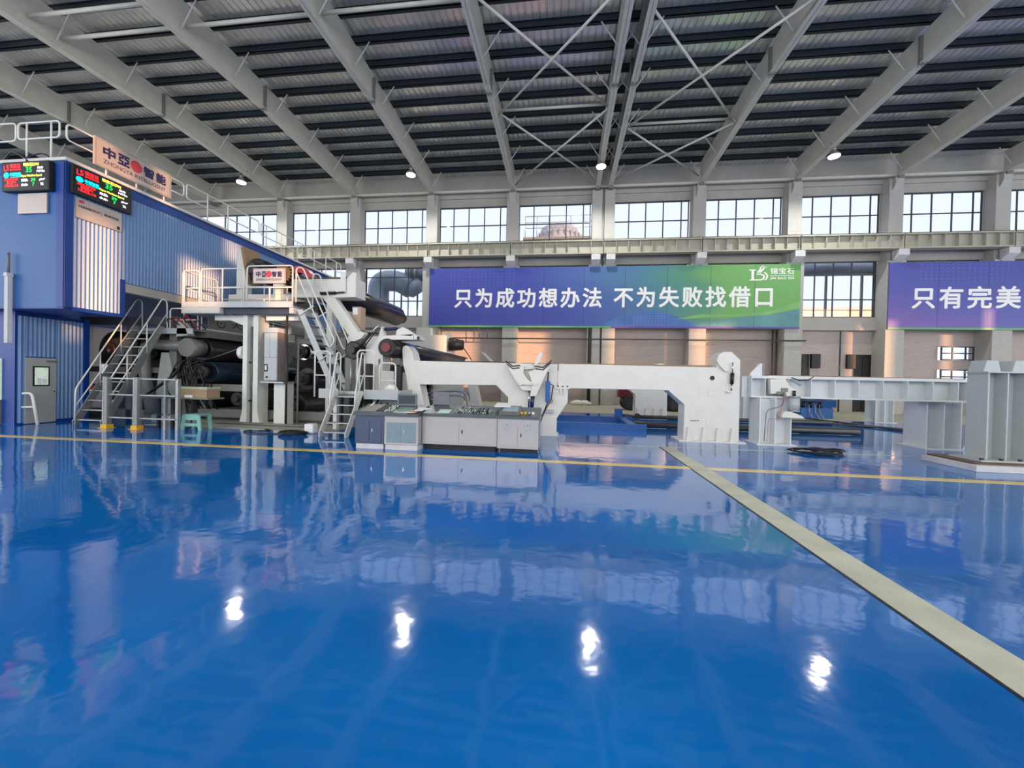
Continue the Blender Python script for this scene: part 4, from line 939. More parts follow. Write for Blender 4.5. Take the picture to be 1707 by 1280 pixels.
frame('drive_box', 'dark drive box behind the right end of the platform railing', [(-9.7, 13.7, 3.95, -8.9, 14.2, 4.3)], BLACK, 'gearbox')
t = thing('roll_lift_gantry', 'big white box beam with slanting arm right of the ladder stair head', 'machine frame', (-7.9, 12.7, 3))
MB().box(-9.35, 12.96, 4.36, -7.02, 13.6, 5.0).build('box_beam', WHITE, t, bevel=.015)
MB().box(-9.4, 12.92, 5.0, -7.26, 13.64, 5.04).build('top_plate', BROWNPLATE, t)
MB().box(-7.57, 12.90, 4.54, -7.38, 12.96, 5.21).build('bolted_plate', WHITE, t)
MB().prism([(-7.32, 4.36), (-7.02, 4.36), (-7.02, 5.17), (-7.13, 5.2), (-7.34, 5.0)], 'y', 12.91, 12.96).build('end_bracket', WHITE, t)
MB().cyl((-8.3, 12.88, 4.48), (-7.73, 12.88, 4.5), .05, n=10).cyl((-7.73, 12.88, 4.5), (-7.42, 12.88, 4.52), .025, n=8).build('damper', BLACK, t)
MB().prism([(-8.25, 4.36), (-7.83, 4.39), (-6.94, 3.19), (-7.17, 2.93)], 'y', 12.97, 13.25).build('slanting_arm', WHITE, t)
MB().prism([(-7.27, 3.02), (-7.02, 3.16), (-6.79, 3.2), (-6.67, 3.12), (-6.79, 2.97), (-7.03, 2.87), (-7.29, 2.89)], 'y', 12.9, 13.3).build('hook_scoop', WHITE, t)
MB().prism([(-7.3, 2.93), (-7.15, 2.93), (-7.13, 2.33), (-7.19, 2.17)], 'y', 12.97, 13.07).build('tail_plate', WHITE, t)
MB().box(-8.3, 13.3, 0, -8.1, 13.58, 4.36).build('rear_leg', WHITE, t)
UR = roll('upper_roll', 'large black roll running back under the white box beam', -8.35, 4.72, .47, 13.75, 19.3, BLACKGLOSS, jr=.24, jl=.14, house=False)
MB().tube([(-8.35, 19.3, 4.72), (-8.35, 19.55, 4.72), (-8.35, 19.6, 4.72), (-8.35, 20.1, 4.72)], [.46, .36, .27, .25], 20).build('tapered_neck', BLACK, UR)
t = thing('cream_post', 'short brownish square post with a white note between the slanting arm and the upper roll', 'post', (-6.95, 13.0, 3.2))
MB().box(-7.40, 13.4, 3.30, -7.09, 13.75, 4.12).build('body', SUNPOST, t); MB().box(-7.38, 13.395, 3.85, -7.2, 13.4, 4.08).build('posted_note', PAPER, t); MB().box(-7.45, 13.35, 3.22, -6.5, 13.85, 3.30).build('base_plate', MIDSTEEL, t)
frame('far_side_gantry', 'white far side frame seen under the upper black roll', [(-8.9, 21.2, 0, -6.4, 21.6, 4.0), (-6.4, 21.2, 0, -5.4, 21.6, 2.0), (-8.0, 21.2, 4.0, -7.2, 21.6, 4.4)], WHITE)
t = thing('roll_housing', 'white roll housing with lugs above the low platform', 'machine housing', (-5.6, 12.8, 1.2))
MB().prism([(-6.42, 1.25), (-6.42, 2.98), (-4.78, 3.09), (-4.63, 2.98), (-4.63, 2.91), (-5.20, 2.90), (-5.80, 2.88), (-5.84, 1.9), (-5.3, 1.85), (-5.15, 1.25)], 'y', 12.5, 13.1).build('side_plate', WHITE, t, bevel=.01)
MB().prism([(-6.0, 3.0), (-5.88, 3.33), (-5.80, 3.03)], 'y', 12.5, 12.7).prism([(-5.4, 3.06), (-5.38, 3.2), (-5.2, 3.30), (-5.1, 3.28), (-4.78, 3.09), (-4.9, 3.02)], 'y', 12.5, 12.7).build('lug', WHITE, t)
MB().cyl((-5.82, 12.6, 3.24), (-5.42, 12.6, 3.26), .055, n=10).build('lock_cylinder', DKBLUE, t)
MB().box(-4.68, 12.47, 2.90, -4.60, 12.5, 3.0).build('end_stop', BLACK, t)
for k in range(3): MB().cyl((-4.8, 12.5, 2.95+.045*k), (-4.8, 12.48, 2.95+.045*k), .012, n=6).build('bolt', BLACK, t)
t = thing('pneumatic_ram', 'slim black pneumatic ram leaning over the roll housing', 'cylinder', (-6.2, 12.2, 2.6))
MB().cyl((-6.62, 12.25, 2.5), (-6.15, 12.25, 3.03), .05, n=10).build('barrel', BLACK, t); MB().cyl((-6.15, 12.25, 3.03), (-5.88, 12.25, 3.34), .025, n=8).build('rod', CHROME, t); MB().cyl((-6.52, 12.3, 2.45), (-5.95, 12.3, 3.18), .02, n=8).build('guide_rod', BLACK, t)
t = roll('reel_spool', 'long black reel roll with red end cap above the white beam', -5.45, 2.60, .275, 12.0, 21.8, BLACKGLOSS, jr=.16, jl=.1, house=False)
MB().prism(ring_poly(-5.45, 2.60, .265, 24), 'y', 11.93, 11.96).build('end_plate', BLACK, t)
MB().prism(ring_poly(-5.45, 2.60, .14, 24), 'y', 11.87, 11.93).build('red_end_cap', DARKRED, t)
g = MB(); g.tube([(-5.45+.245*math.cos(a*math.pi/14), 11.97, 2.6+.245*math.sin(a*math.pi/14)) for a in range(28)], .04, 8, True); g.build('end_ring', BLACK, t)
MB().tube([(-5.45, 13.2, 2.6), (-5.45, 13.95, 2.6)], .279, 28).build('blue_band', BLUEP, t)
t = roll('bearing_roll', 'ribbed dark roll end left of the white roll housing', -6.72, 2.52, .26, 12.25, 12.5, DARKSTEEL, jr=.12, jl=.12, house=False)
for k in range(3): MB().tube([(-6.72+.27*math.cos(a*math.pi/12), 12.28+.09*k, 2.52+.27*math.sin(a*math.pi/12)) for a in range(24)], .025, 6, True).build('collar_ring', DARKRED if k == 1 else BLACK, t)
MB().box(-7.0, 12.3, 1.24, -6.45, 12.48, 2.28).build('stand', MIDSTEEL, t)
frame('valve_block', 'dark upright valve box left of the ladder stair foot', [(-7.9, 12.85, 0, -7.45, 13.1, 2.3)], BLACK, 'valve box')
frame('valve_block', 'dark narrow valve box behind the middle hoop rail of the low platform', [(-6.3, 12.15, 1.24, -6.1, 12.4, 2.1)], BLACK, 'valve box')
frame('valve_block', 'dark narrow valve box behind the right hoop rail of the low platform', [(-5.35, 12.3, 1.24, -5.12, 12.45, 2.05)], BLACK, 'valve box')
for k, x in enumerate((-6.75, -6.55, -5.8)):
    tag(MB().cyl((x, 12.2, 1.24), (x, 12.2, 2.25), .035, n=8).build('riser_tube', GALV), 'upright silver tube behind the low platform hoop rails, %s from the left' % ORD[k], 'pipe')
tag(MB().box(-5.9, 12.0, 0, -4.75, 12.25, 1.14).build('lower_skirt', STANDGREY), 'pale grey skirt panel under the low platform', 'panel')
for k, (x, z) in enumerate(((-5.95, .62), (-5.75, .55), (-5.55, .62))):
    tag(MB().tube(fillet([(x, 11.7, 1.1), (x-.1, 11.6, z), (x+.2, 11.6, z-.2), (x+.25, 11.75, .9)], .2, 4), .035, 8).build('hose_loop', BLACK), 'black hose loop under the low platform, %s from the left' % ORD[k], 'hose')
# ================================================================== WHITE MACHINE FRAMES
def left_frame(dy, label):
    t = thing('machine_bed', label, 'machine frame', (-2.5, 12.7+dy, 0))
    P = [(-5.14, 2.55), (-5.12, 2.66), (-5.03, 2.71), (-4.94, 2.68), (-4.80, 2.50), (-4.73, 2.22), (-0.19, 2.19), (-0.19, 1.50), (0.14, 1.44), (0.14, 1.03), (-0.18, .53), (-0.18, .03), (-1.69, .03), (-1.69, 1.13), (-2.07, 1.50), (-4.53, 1.47), (-4.20, .03), (-4.66, .03), (-4.92, 1.25), (-5.00, 1.75), (-5.10, 2.1)]
    MB().prism(P, 'y', 12.4+dy, 13.0+dy).build('frame_body', WHITE, t, bevel=.02)
    MB().box(-4.6, 12.5+dy, 2.19, -1.5, 12.9+dy, 2.225).box(-1.3, 12.5+dy, 2.19, -.22, 12.9+dy, 2.215).build('slide_rail', WOOD, t)
    MB().box(-1.75, 12.35+dy, 0, -.12, 13.1+dy, .03).box(-4.75, 12.35+dy, 0, -4.1, 13.1+dy, .03).build('foot_plate', WHITE, t)
    MB().box(-.62, 12.36+dy, .03, -.22, 12.42+dy, .55).build('foot_gusset', WHITE, t)
    f = MB().box(-.24, 12.34+dy, 1.44, .18, 12.4+dy, 1.50)
    for x in (-.10, .02): f.prism([(x, 1.25), (x+.025, 1.25), (x+.06, 1.44), (x, 1.44)], 'y', 12.34+dy, 12.4+dy)
    f.build('joint_flange', WHITE, t)
    for x in (-.16, -.02, .12): MB().cyl((x, 12.37+dy, 1.5), (x, 12.37+dy, 1.54), .022, n=8).build('bolt', DARKSTEEL, t)
    return t
t = left_frame(0, 'long white machine frame on the left, behind the grey control desk')
MB().box(-4.3, 12.38, 2.225, -1.5, 12.42, 2.24).build('wiper_strip', DARKSTEEL, t)
left_frame(8.2, 'far white machine frame seen under the near left one')
def right_frame(dy, label):
    t = thing('machine_bed', label, 'machine frame', (3, 12.7+dy, 0))
    P = [(-0.16, 2.20), (4.40, 2.18), (4.38, 2.42), (4.46, 2.56), (4.58, 2.63), (4.80, 2.63), (5.04, 2.40), (5.06, .03), (3.52, .03), (3.53, 1.06), (3.06, 1.47), (-0.16, 1.46)]
    MB().prism(P, 'y', 12.4+dy, 13.05+dy).build('frame_body', WHITE, t, bevel=.02)
    MB().box(0, 12.5+dy, 2.19, 4.3, 12.9+dy, 2.23).build('slide_rail', WOOD, t)
    MB().box(3.38, 12.28+dy, 0, 5.20, 13.2+dy, .035).build('foot_plate', WHITE, t)
    for x in (3.66, 4.08, 4.47, 4.86):
        MB().prism([(x-.04, .42), (x+.02, .42), (x+.08, .035), (x-.08, .035)], 'y', 12.30+dy, 12.40+dy).build('foot_gusset', WHITE, t)
    MB().prism(ring_poly(4.28, 1.86, .065, 20), 'y', 12.39+dy, 12.41+dy).build('bore', BLACK, t)
    for z0, x0 in ((1.33, 4.17), (.44, 4.14)): MB().box(x0, 12.385+dy, z0, x0+.23, 12.40+dy, z0+.22).build('cover_plate', WHITE, t, bevel=.004)
    return t
t = right_frame(0, 'white arch shaped machine frame in the centre with a hook topped pillar')
MB().box(3.70, 12.38, .60, 3.95, 12.40, .615).build('slot', DARKSTEEL, t)
MB().prism([(4.40, 2.5), (4.36, 2.35), (4.44, 2.22), (4.60, 2.06), (4.72, 2.06), (4.68, 2.2), (4.55, 2.45)], 'y', 12.30, 12.42).build('latch_jaw', WHITE, t)
MB().cyl((4.80, 12.32, 2.32), (4.80, 12.32, 2.02), .016, n=8).build('ram_rod', CHROME, t); MB().cyl((4.80, 12.32, 2.02), (4.79, 12.32, 1.70), .05, n=12).build('ram_barrel', BLACK, t)
MB().cyl((4.79, 12.32, 1.70), (4.78, 12.32, 1.50), .022, n=8).build('ram_rod', CHROME, t); MB().box(4.66, 12.30, 1.46, 4.82, 12.40, 1.50).build('ram_bracket', WHITE, t)
right_frame(8.2, 'far white arch shaped frame, its pillar seen through the near arch')
# cradle levers on the left frame
t = thing('roll_cradle', 'white roll cradle levers with curved pads between the two white frames', 'machine arm', (-1, 12.2, .9))
MB().prism([(-1.72, 2.20), (-1.58, 2.11), (-1.40, 2.08), (-1.18, 2.12), (-1.20, 1.90), (-1.06, 1.70), (-.90, 1.60), (-.84, 1.46), (-.88, 1.36), (-1.22, 1.38), (-1.36, 1.55), (-1.62, 1.95)], 'y', 12.1, 12.28).build('left_lever', WHITE, t, bevel=.01)
MB().prism([(-.82, 2.06), (-.60, 2.08), (-.40, 2.22), (-.42, 2.10), (-.50, 1.92), (-.80, 1.22), (-.98, 1.20), (-.92, 1.50), (-.98, 1.78), (-1.05, 1.92), (-.9, 1.98)], 'y', 12.02, 12.2).build('right_lever', WHITE, t, bevel=.01)
MB().prism([(-.86, 2.10), (-.72, 2.22), (-.62, 2.50), (-.72, 2.52), (-.86, 2.2)], 'y', 12.02, 12.14).prism([(-1.4, 2.16), (-.95, 2.18), (-.9, 2.04), (-1.2, 2.0)], 'y', 12.22, 12.38).build('stop_finger', WHITE, t)
for a, b in (((-1.74, 12.08, 2.24), (-1.30, 12.08, 2.12)), ((-.86, 12.0, 2.10), (-.36, 12.0, 2.28))):
    MB().tube([a, ((a[0]+b[0])/2, a[1], min(a[2], b[2])-.06+.03), b], .018, 6).tube([(a[0]+.02, a[1], a[2]-.07), ((a[0]+b[0])/2, a[1], min(a[2], b[2])-.10), (b[0]-.02, b[1], b[2]-.07)], .016, 6).build('pad_strip', BLACK, t)
MB().box(-1.27, 12.0, 1.545, -.82, 12.06, 1.62).build('link_bar', WHITE, t)
for x in (-1.27, -.82): MB().cyl((x, 12.08, 1.58), (x, 11.97, 1.58), .055, n=14).build('link_pin', WHITE, t)
MB().cyl((-.90, 12.1, 1.22), (-.93, 12.1, .86), .06, n=12).build('cylinder_barrel', DKBLUE, t); MB().cyl((-.83, 12.1, 1.42), (-.90, 12.1, 1.22), .035, n=10).build('cylinder_rod', WHITE, t)
MB().cyl((-1.02, 12.15, 1.38), (-1.02, 12.15, .85), .03, n=8).build('guide_rod', CHROME, t)
t = thing('blue_cylinder', 'blue hydraulic cylinder hanging on the pillar between the white frames', 'cylinder', (-.48, 12.2, 1))
MB().box(-.53, 12.18, 1.03, -.40, 12.32, 1.67).build('barrel', BLUEP, t, bevel=.02); MB().cyl((-.47, 12.25, 1.67), (-.46, 12.25, 1.95), .02, n=8).build('rod', DARKSTEEL, t)
MB().tube([(-.40, 12.2, 1.58), (-.30, 12.2, 1.55), (-.36, 12.2, 1.1), (-.50, 12.15, .85), (-.66, 12.1, .45), (-.74, 12.05, .18)], .017, 6).tube([(-.46, 12.2, 1.03), (-.58, 12.15, .7), (-.72, 12.1, .5)], .017, 6).build('hose', BLACK, t)
MB().tube([(-.36+.05*math.cos(a*math.pi/8), 12.16, 1.08+.06*math.sin(a*math.pi/8)) for a in range(16)], .012, 6, True).build('hose_ring', MIDSTEEL, t)
MB().box(-.52, 12.2, .72, -.28, 12.4, .80).build('valve_plate', GALV, t)

# ribbed rail beam with its supports
def rib_beam(dy, xa, xb, label):
    t = thing('ribbed_beam', label, 'machine beam', (xa, 12.75+dy, 1.3))
    MB().box(xa, 12.45+dy, 1.88, xb, 13.05+dy, 1.96).build('top_flange', COOLWHITE, t); MB().box(xa, 12.45+dy, 1.33, xb, 13.05+dy, 1.38).build('bottom_flange', COOLWHITE, t)
    MB().box(xa, 12.74+dy, 1.38, xb, 12.77+dy, 1.88).build('web', COOLWHITE, t)
    for x in [xa+.01, xa+.38]+[xa+.98+.615*k for k in range(int((xb-xa-1)/.615)+1)]+[xb-.03]:
        MB().box(x, 12.46+dy, 1.38, x+.02, 12.74+dy, 1.88).build('rib', COOLWHITE, t)
    MB().box(xa+.5, 12.55+dy, 1.96, xb, 12.95+dy, 1.985).build('rail_strip', WOOD, t)
    return t
t = rib_beam(0, 5.37, 10.9, 'long white ribbed rail beam on two posts right of the arch frame')
MB().prism([(5.36, 1.96), (5.36, 2.02), (5.62, 2.31), (5.70, 2.31), (5.70, 1.96)], 'y', 12.5, 12.56).box(5.68, 12.5, 1.96, 5.71, 12.9, 2.31).build('end_stop', COOLWHITE, t)
MB().box(5.22, 12.7, 1.33, 5.37, 13.05, 1.93).build('end_box', COOLWHITE, t)
rib_beam(9.0, 5.4, 18.5, 'far ribbed rail beam behind the near one')
def post(x0, x1, y0, y1, zt, label, n=1, low=None):
    t = thing('beam_support', label, 'support post', ((x0+x1)/2, (y0+y1)/2, 0))
    MB().box(x0, y0, .03, x0+.03, y1, zt).build('side_plate', COOLWHITE, t); MB().box(x1-.03, y0, .03, x1, y1, low or zt).build('side_plate', COOLWHITE, t)
    MB().box(x0+.03, y0+.28, .03, x1-.03, y0+.31, zt).build('web', COOLWHITE, t)
    for k in range(n):
        x = x0+(x1-x0)*(k+1)/(n+1); MB().box(x-.012, y0, .03, x+.012, y0+.28, zt if not low else low).build('rib', COOLWHITE, t)
    MB().box(x0-.10, y0-.12, 0, x1+.08, y1+.1, .03).build('base_plate', COOLWHITE, t)
    return t
t = post(5.55, 6.40, 12.30, 12.95, 1.33, 'white left support post of the ribbed beam with air spring', 1)
# catch unit and air spring on that post
t = thing('catch_unit', 'white catch with grey air spring on the left end of the ribbed beam', 'machine arm', (6.2, 12.3, .8))
MB().prism([(5.80, 1.86), (6.22, 1.88), (6.30, 1.70), (6.52, 1.55), (6.48, 1.38), (6.28, 1.36), (6.18, 1.48), (5.84, 1.44)], 'y', 12.3, 12.44).build('jaw', WHITE, t, bevel=.01)
MB().box(5.98, 12.26, 1.44, 6.20, 12.31, 1.52).box(6.10, 12.26, 1.52, 6.26, 12.31, 1.62).build('stepped_block', MIDSTEEL, t)
MB().prism([(6.36, 1.84), (6.60, 1.68), (6.64, 1.72), (6.46, 1.86)], 'y', 12.28, 12.34).build('pad_shoe', GREYBLUE, t)
MB().tube([(6.34, 12.27, 1.92), (6.55, 12.27, 1.84), (6.78, 12.27, 1.86), (6.92, 12.27, 1.95)], .014, 6).build('pad_strip', BLACK, t)
MB().cyl((6.42, 12.25, 1.35), (6.42, 12.25, 1.0), .135, n=20).build('air_spring', STANDGREY, t); MB().cyl((6.42, 12.25, 1.40), (6.42, 12.25, 1.35), .15, n=20).cyl((6.42, 12.25, 1.0), (6.42, 12.25, .96), .15, n=20).build('end_plate', GALV, t)
MB().cyl((6.42, 12.25, 1.55), (6.42, 12.25, 1.40), .04, n=10).cyl((6.42, 12.25, .96), (6.42, 12.25, .86), .07, n=10).build('stud', DARKSTEEL, t)
MB().prism([(6.05, .80), (6.62, .80), (6.55, .86), (6.30, .96), (6.12, .98), (6.05, .88)], 'y', 12.1, 12.29).build('bracket', WHITE, t)
MB().tube(fillet([(6.15, 12.24, 1.5), (6.12, 12.24, 1.1), (5.70, 12.24, 1.0), (5.66, 12.24, .1)], .15, 4), .012, 6).build('air_line', MIDSTEEL, t)
MB().tube(fillet([(6.2, 12.22, 1.45), (6.05, 12.22, .95), (6.05, 12.22, .72), (5.75, 12.22, .78), (5.72, 12.22, .1)], .12, 4), .006, 6).build('air_line', INKRED, t)
post(10.12, 11.0, 12.72, 13.5, 1.33, 'white right support post of the ribbed beam', 1)
post(14.9, 15.7, 21.5, 22.2, 1.33, 'far white support post seen under the ribbed beam', 1)
post(8.5, 9.3, 21.4, 22.2, 1.33, 'far white support post hidden mostly behind the air spring post', 1)

# tall stand at the right edge
t = thing('roll_stand', 'tall grey steel stand on a white plinth at the right picture edge', 'machine stand', (10, 10.2, 0))
MB().prism([(8.46, 9.45), (12.5, 9.45), (12.5, 10.75), (8.46, 10.75)], 'z', 0, .13).build('plinth', CONCW, t, bevel=.01)
MB().box(8.55, 9.6, .13, 12.4, 10.7, .165).build('sole_plate', BROWNPLATE, t)
MB().box(8.82, 9.75, .165, 12.2, 10.5, .20).build('base_plate', STANDGREY, t)
MB().box(9.03, 9.90, .20, 9.06, 10.36, 2.06).build('side_plate', STANDGREY, t)
MB().box(9.06, 10.18, .20, 12.0, 10.21, 2.06).build('web', STANDGREY, t)
for x in (9.41, 9.78, 10.15, 10.52, 10.9, 11.3): MB().box(x-.012, 9.90, .20, x+.012, 10.18, 2.06).build('rib', STANDGREY, t)
MB().box(8.98, 9.86, 2.06, 12.0, 10.40, 2.09).build('top_plate', STANDGREY, t)
for x in (8.98, 9.52, 10.2): MB().prism([(x, 2.09), (x+.33, 2.09), (x+.28, 2.33), (x+.06, 2.33)], 'y', 9.95, 10.3).build('lug', STANDGREY, t, bevel=.008)
for x in (8.88, 9.25, 9.6, 9.95, 10.3): MB().cyl((x, 9.82, .20), (x, 9.82, .235), .035, n=8).build('anchor_bolt', DARKSTEEL, t)

# ================================================================== CONTROL DESK
def cabinet(name, label, xa, xb, yf, z0, zt, body, doors, plinth, locks, group=None):
    t = thing(name, label, 'cabinet', ((xa+xb)/2, yf+.4, 0), group)
    MB().box(xa, yf, z0, xb, yf+.75, zt).build('body', body, t, bevel=.006)
    n = len(doors); w = (xb-xa-.10)/n
    for k, dm in enumerate(doors):
        a = xa+.05+w*k+.006; b = xa+.05+w*(k+1)-.006
        d = MB().box(a, yf-.012, z0+.05, b, yf, zt-.14).build('door', dm, t, bevel=.004)
        lx = (b-.07) if (k == 0 and locks == 'l') else (a+.07)
        if locks != 'n' and (k > 0 or locks == 'l'): MB().box(lx-.012, yf-.026, z0+.28, lx+.012, yf-.012, z0+.36).build('lock', CHROME if body is SLATE or dm is GREYBLUE else BLACK, d)
    if plinth == 'solid': MB().box(xa+.02, yf+.02, 0, xb-.02, yf+.73, z0).build('plinth', CONCW, t)
    else:
        MB().box(xa+.05, yf+.12, .0, xb-.05, yf+.70, z0).build('recessed_plinth', BLACK, t)  # black block fills the open gap, painting the shade under the cabinet
    return t
CG = 'cabinets of the control desk'
c1 = cabinet('desk_cabinet', 'dark slate blue cabinet at the left end of the control desk', -4.84, -4.13, 8.98, .12, .80, SLATE, [SLATE, SLATE], 'solid', 'r', CG)
c2 = cabinet('desk_cabinet', 'control desk cabinet with two grey blue sliding doors', -4.12, -3.30, 8.98, .12, .78, SCREEN_STEEL, [GREYBLUE, GREYBLUE], 'solid', 'r', CG)
c3 = cabinet('desk_cabinet', 'widest steel cabinet of the control desk with two plain doors', -3.29, -1.50, 9.22, .13, .79, SCREEN_STEEL, [SCREEN_STEEL, SCREEN_STEEL], 'recess', 'r', CG)
c4 = cabinet('desk_cabinet', 'steel cabinet at the right end of the control desk with two tag plates', -1.49, -.54, 9.22, .10, .79, SCREEN_STEEL, [SCREEN_STEEL, SCREEN_STEEL], 'recess', 'r', CG)
for xa in (-1.33, -.86):
    p = MB().box(xa, 9.198, .50, xa+.14, 9.206, .68).build('tag_plate', GALV, c4)
    MB().cyl((xa+.07, 9.20, .64), (xa+.07, 9.19, .64), .012, n=8).build('lock_button', BLACK, p)
def desk_top(name, label, xa, xb, yf, zf):
    t = thing(name, label, 'desk', ((xa+xb)/2, yf, zf))
    MB().prism([(yf-.04, zf), (yf-.04, zf+.06), (yf+.04, zf+.075), (yf+.74, zf+.23), (yf+.76, zf+.20), (yf+.76, zf)], 'x', xa, xb).build('slab', DARKTOP, t, bevel=.005)
    return t, (lambda y: zf+.075+.155*(y-yf-.04)/.70)
tl, zl = desk_top('sloping_desk', 'left sloping dark top of the control desk', -4.88, -3.30, 8.98, .78)
tr_, zr_ = desk_top('sloping_desk', 'long right sloping dark top of the control desk with button rows', -3.29, -.52, 9.22, .79)
def panel_on(t, zf, xa, xb, ya, yb, name, m, th=.008):
    return MB().add([(xa, ya, zf(ya)-.002), (xb, ya, zf(ya)-.002), (xb, yb, zf(yb)-.002), (xa, yb, zf(yb)-.002), (xa, ya, zf(ya)+th), (xb, ya, zf(ya)+th), (xb, yb, zf(yb)+th), (xa, yb, zf(yb)+th)],
             [(0,3,2,1),(4,5,6,7),(0,1,5,4),(1,2,6,5),(2,3,7,6),(3,0,4,7)]).build(name, m, t)
panel_on(tl, zl, -4.78, -4.40, 9.10, 9.62, 'panel_plate', mat('beige_grey_plate', (150, 146, 136), .4, var=.05))
panel_on(tl, zl, -4.38, -4.22, 9.10, 9.62, 'panel_plate', BLACK)
sc = panel_on(tl, zl, -3.95, -3.52, 9.06, 9.50, 'touch_screen', GALV); 
panel_on(tl, zl, -3.90, -3.57, 9.12, 9.44, 'screen_glass', mat('screen_green_grey', (132, 164, 152), .2, var=.05), .012)
R_ = random.Random(4)
BM = [LWHT, INKRED, YELLOW, mat('green_button', (90, 160, 120), .35, var=0), BLACK, GALV]
BM[0] = mat('white_button', (232, 232, 228), .35, var=0)
for i in range(3):
    for j in range(6):
        x = -4.17+.065*i; y = 9.12+.085*j; z = zl(y)
        MB().cyl((x, y, z), (x, y-.004, z+.025), .017, n=8).build('push_button', BM[(0, 0, 5, 0, 3, 0)[(i*2+j) % 6]], tl)
panel_on(tr_, zr_, -2.95, -2.66, 9.30, 9.55, 'touch_screen', mat('screen_pale_glow', (206, 232, 220), .3, var=.03))
for i in range(16):
    for j in range(5):
        x = -2.55+.058*i; y = 9.33+.10*j; z = zr_(y)
        if i >= 10 and j > 2: continue
        MB().cyl((x, y, z), (x, y-.005, z+.026), .016, n=8).build('push_button', BM[R_.choice((0, 5, 5, 3, 5, 0, 5, 5, 4))], tr_)
for i in range(3):
    for j in range(2):
        x = -1.98+.10*i; y = 9.42+.16*j; z = zr_(y)
        MB().cyl((x, y, z), (x, y-.008, z+.05), .026, n=10).build('selector_knob', BLACK, tr_)
for k in range(4):
    x = -.95+.09*k; y = 9.36; z = zr_(y)
    MB().cyl((x, y, z), (x, y-.008, z+.06), .03, n=10).build('stop_button', (YELLOW, YELLOW, GALV, BM[0])[k], tr_)
t = thing('sloping_screen', 'slanted grey screen case with white sheet on the right of the desk', 'screen', (-1.3, 9.5, .9))
MB().prism([(9.30, .86), (9.28, .93), (9.72, 1.06), (9.78, .98)], 'x', -1.47, -.98).build('case', MIDSTEEL, t); MB().add([(-1.40, 9.33, .950), (-1.04, 9.33, .950), (-1.04, 9.66, 1.048), (-1.40, 9.66, 1.048)], [(0, 1, 2, 3)]).build('glass', mat('screen_sky_grey', (168, 186, 196), .15, var=.05), t)
tag(MB().prism([(9.50, 1.035), (9.92, 1.10), (9.92, 1.115), (9.50, 1.05)], 'x', -1.62, -1.24).build('paper_sheet', PAPER), 'white paper sheet lying on the slanted screen case', 'paper')
def monitor(x0, x1, z0, z1, y, label, m):
    t = thing('panel_monitor', label, 'monitor', ((x0+x1)/2, y, z0))
    MB().box(x0, y, z0, x1, y+.05, z1).build('case', mat('monitor_grey', (112, 116, 122), .4, var=.03), t, bevel=.006)
    MB().box(x0+.04, y-.006, z0+.05, x1-.04, y, z1-.04).build('screen', m, t)
    MB().box((x0+x1)/2-.05, y+.02, .80, (x0+x1)/2+.05, y+.06, z0).build('stand', MIDSTEEL, t)
monitor(-4.10, -3.60, .98, 1.28, 9.66, 'flat monitor at the back of the left desk top', mat('monitor_dark_glass', (92, 98, 104), .08, .3, var=.1))
monitor(-3.26, -2.84, 1.02, 1.34, 9.9, 'flat monitor at the back of the long right desk top', mat('monitor_grey_glass', (150, 146, 152), .1, .3, var=.1))
for k in range(6):
    R2 = random.Random(k); x = -3.50+.055*k; y = 9.12+.05*(k % 3); a = -.4+.25*k
    c, s = math.cos(a), math.sin(a)
    z = .872+.018*k
    q = [(x+c*u-s*v, y+s*u+c*v) for u, v in ((-.09, -.13), (.09, -.13), (.09, .13), (-.09, .13))]
    tag(MB().prism(q, 'z', z, z+.012).build('paper_stack', PAPER if k != 1 else mat('pink_label_paper', (226, 120, 96), .7, var=.1)), '%s papers heaped between the two desk tops' % ('pink' if k == 1 else 'loose white'), 'papers', None if k == 1 else 'loose papers on the desk')
tag(MB().prism([(-4.9, .82), (-4.86, .82), (-4.60, 1.06), (-4.64, 1.06)], 'y', 9.5, 9.52).build('prop_rod', WHITE), 'thin white rod leaning at the left end of the desk', 'rod')
tag(MB().tube([(-4.9, 9.5, 0), (-4.95, 9.55, .2), (-4.88, 9.5, .45), (-4.98, 9.55, .65), (-4.9, 9.5, .76)], .06, 8).build('cable_bundle', BLACK), 'dark cable bundle rising at the left end of the desk', 'cable')

# ================================================================== REAR FLOOR ITEMS
t = thing('blue_floor_trough', 'low blue steel trough lying on the floor under the white arch', 'trough', (1.3, 17, 0))
MB().box(-2.5, 14.5, 0, 2.9, 14.62, .22).build('side_rail', BLUEP, t); MB().box(-2.5, 17.4, 0, 2.9, 17.52, .22).build('side_rail', BLUEP, t)
for x in (-2.5, 2.3): MB().box(x, 14.62, 0, x+.3, 17.4, .2).build('cross_member', BLUEP, t)
MB().box(2.2, 17.5, 0, 2.5, 17.8, .55).build('end_post', BLUEP, t)
tag(MB().cyl((2.9, 19.2, .10), (11.6, 19.2, .10), .09, n=12).build('floor_pipe', PIPEM), 'thin dark pipe on the floor behind the ribbed beam posts', 'pipe')
tag(MB().cyl((2.6, 15.45, .13), (10.2, 15.45, .13), .12, n=14).build('floor_pipe', PIPEM), 'thick dark pipe on the floor ending right of the air spring post', 'pipe')
for k, (a, b) in enumerate((((12.2, 22.2, .05), (13.2, 17.0, .05)), ((9.6, 20.6, .05), (13.6, 18.0, .05)))):
    tag(MB().cyl(a, b, .04, n=8).build('floor_rod', PIPEM), 'thin rod lying aslant on the floor under the ribbed beam, %s one' % ('farther', 'nearer')[k], 'rod')
for k, x in enumerate((3.4, 6.0)): tag(MB().prism(ring_poly(x, .12, .14, 14), 'y', 19.1, 19.3).build('pipe_flange', DARKSTEEL), 'round pipe flange on the floor pipe, %s of the arch pillar' % ('left', 'right')[k], 'flange')
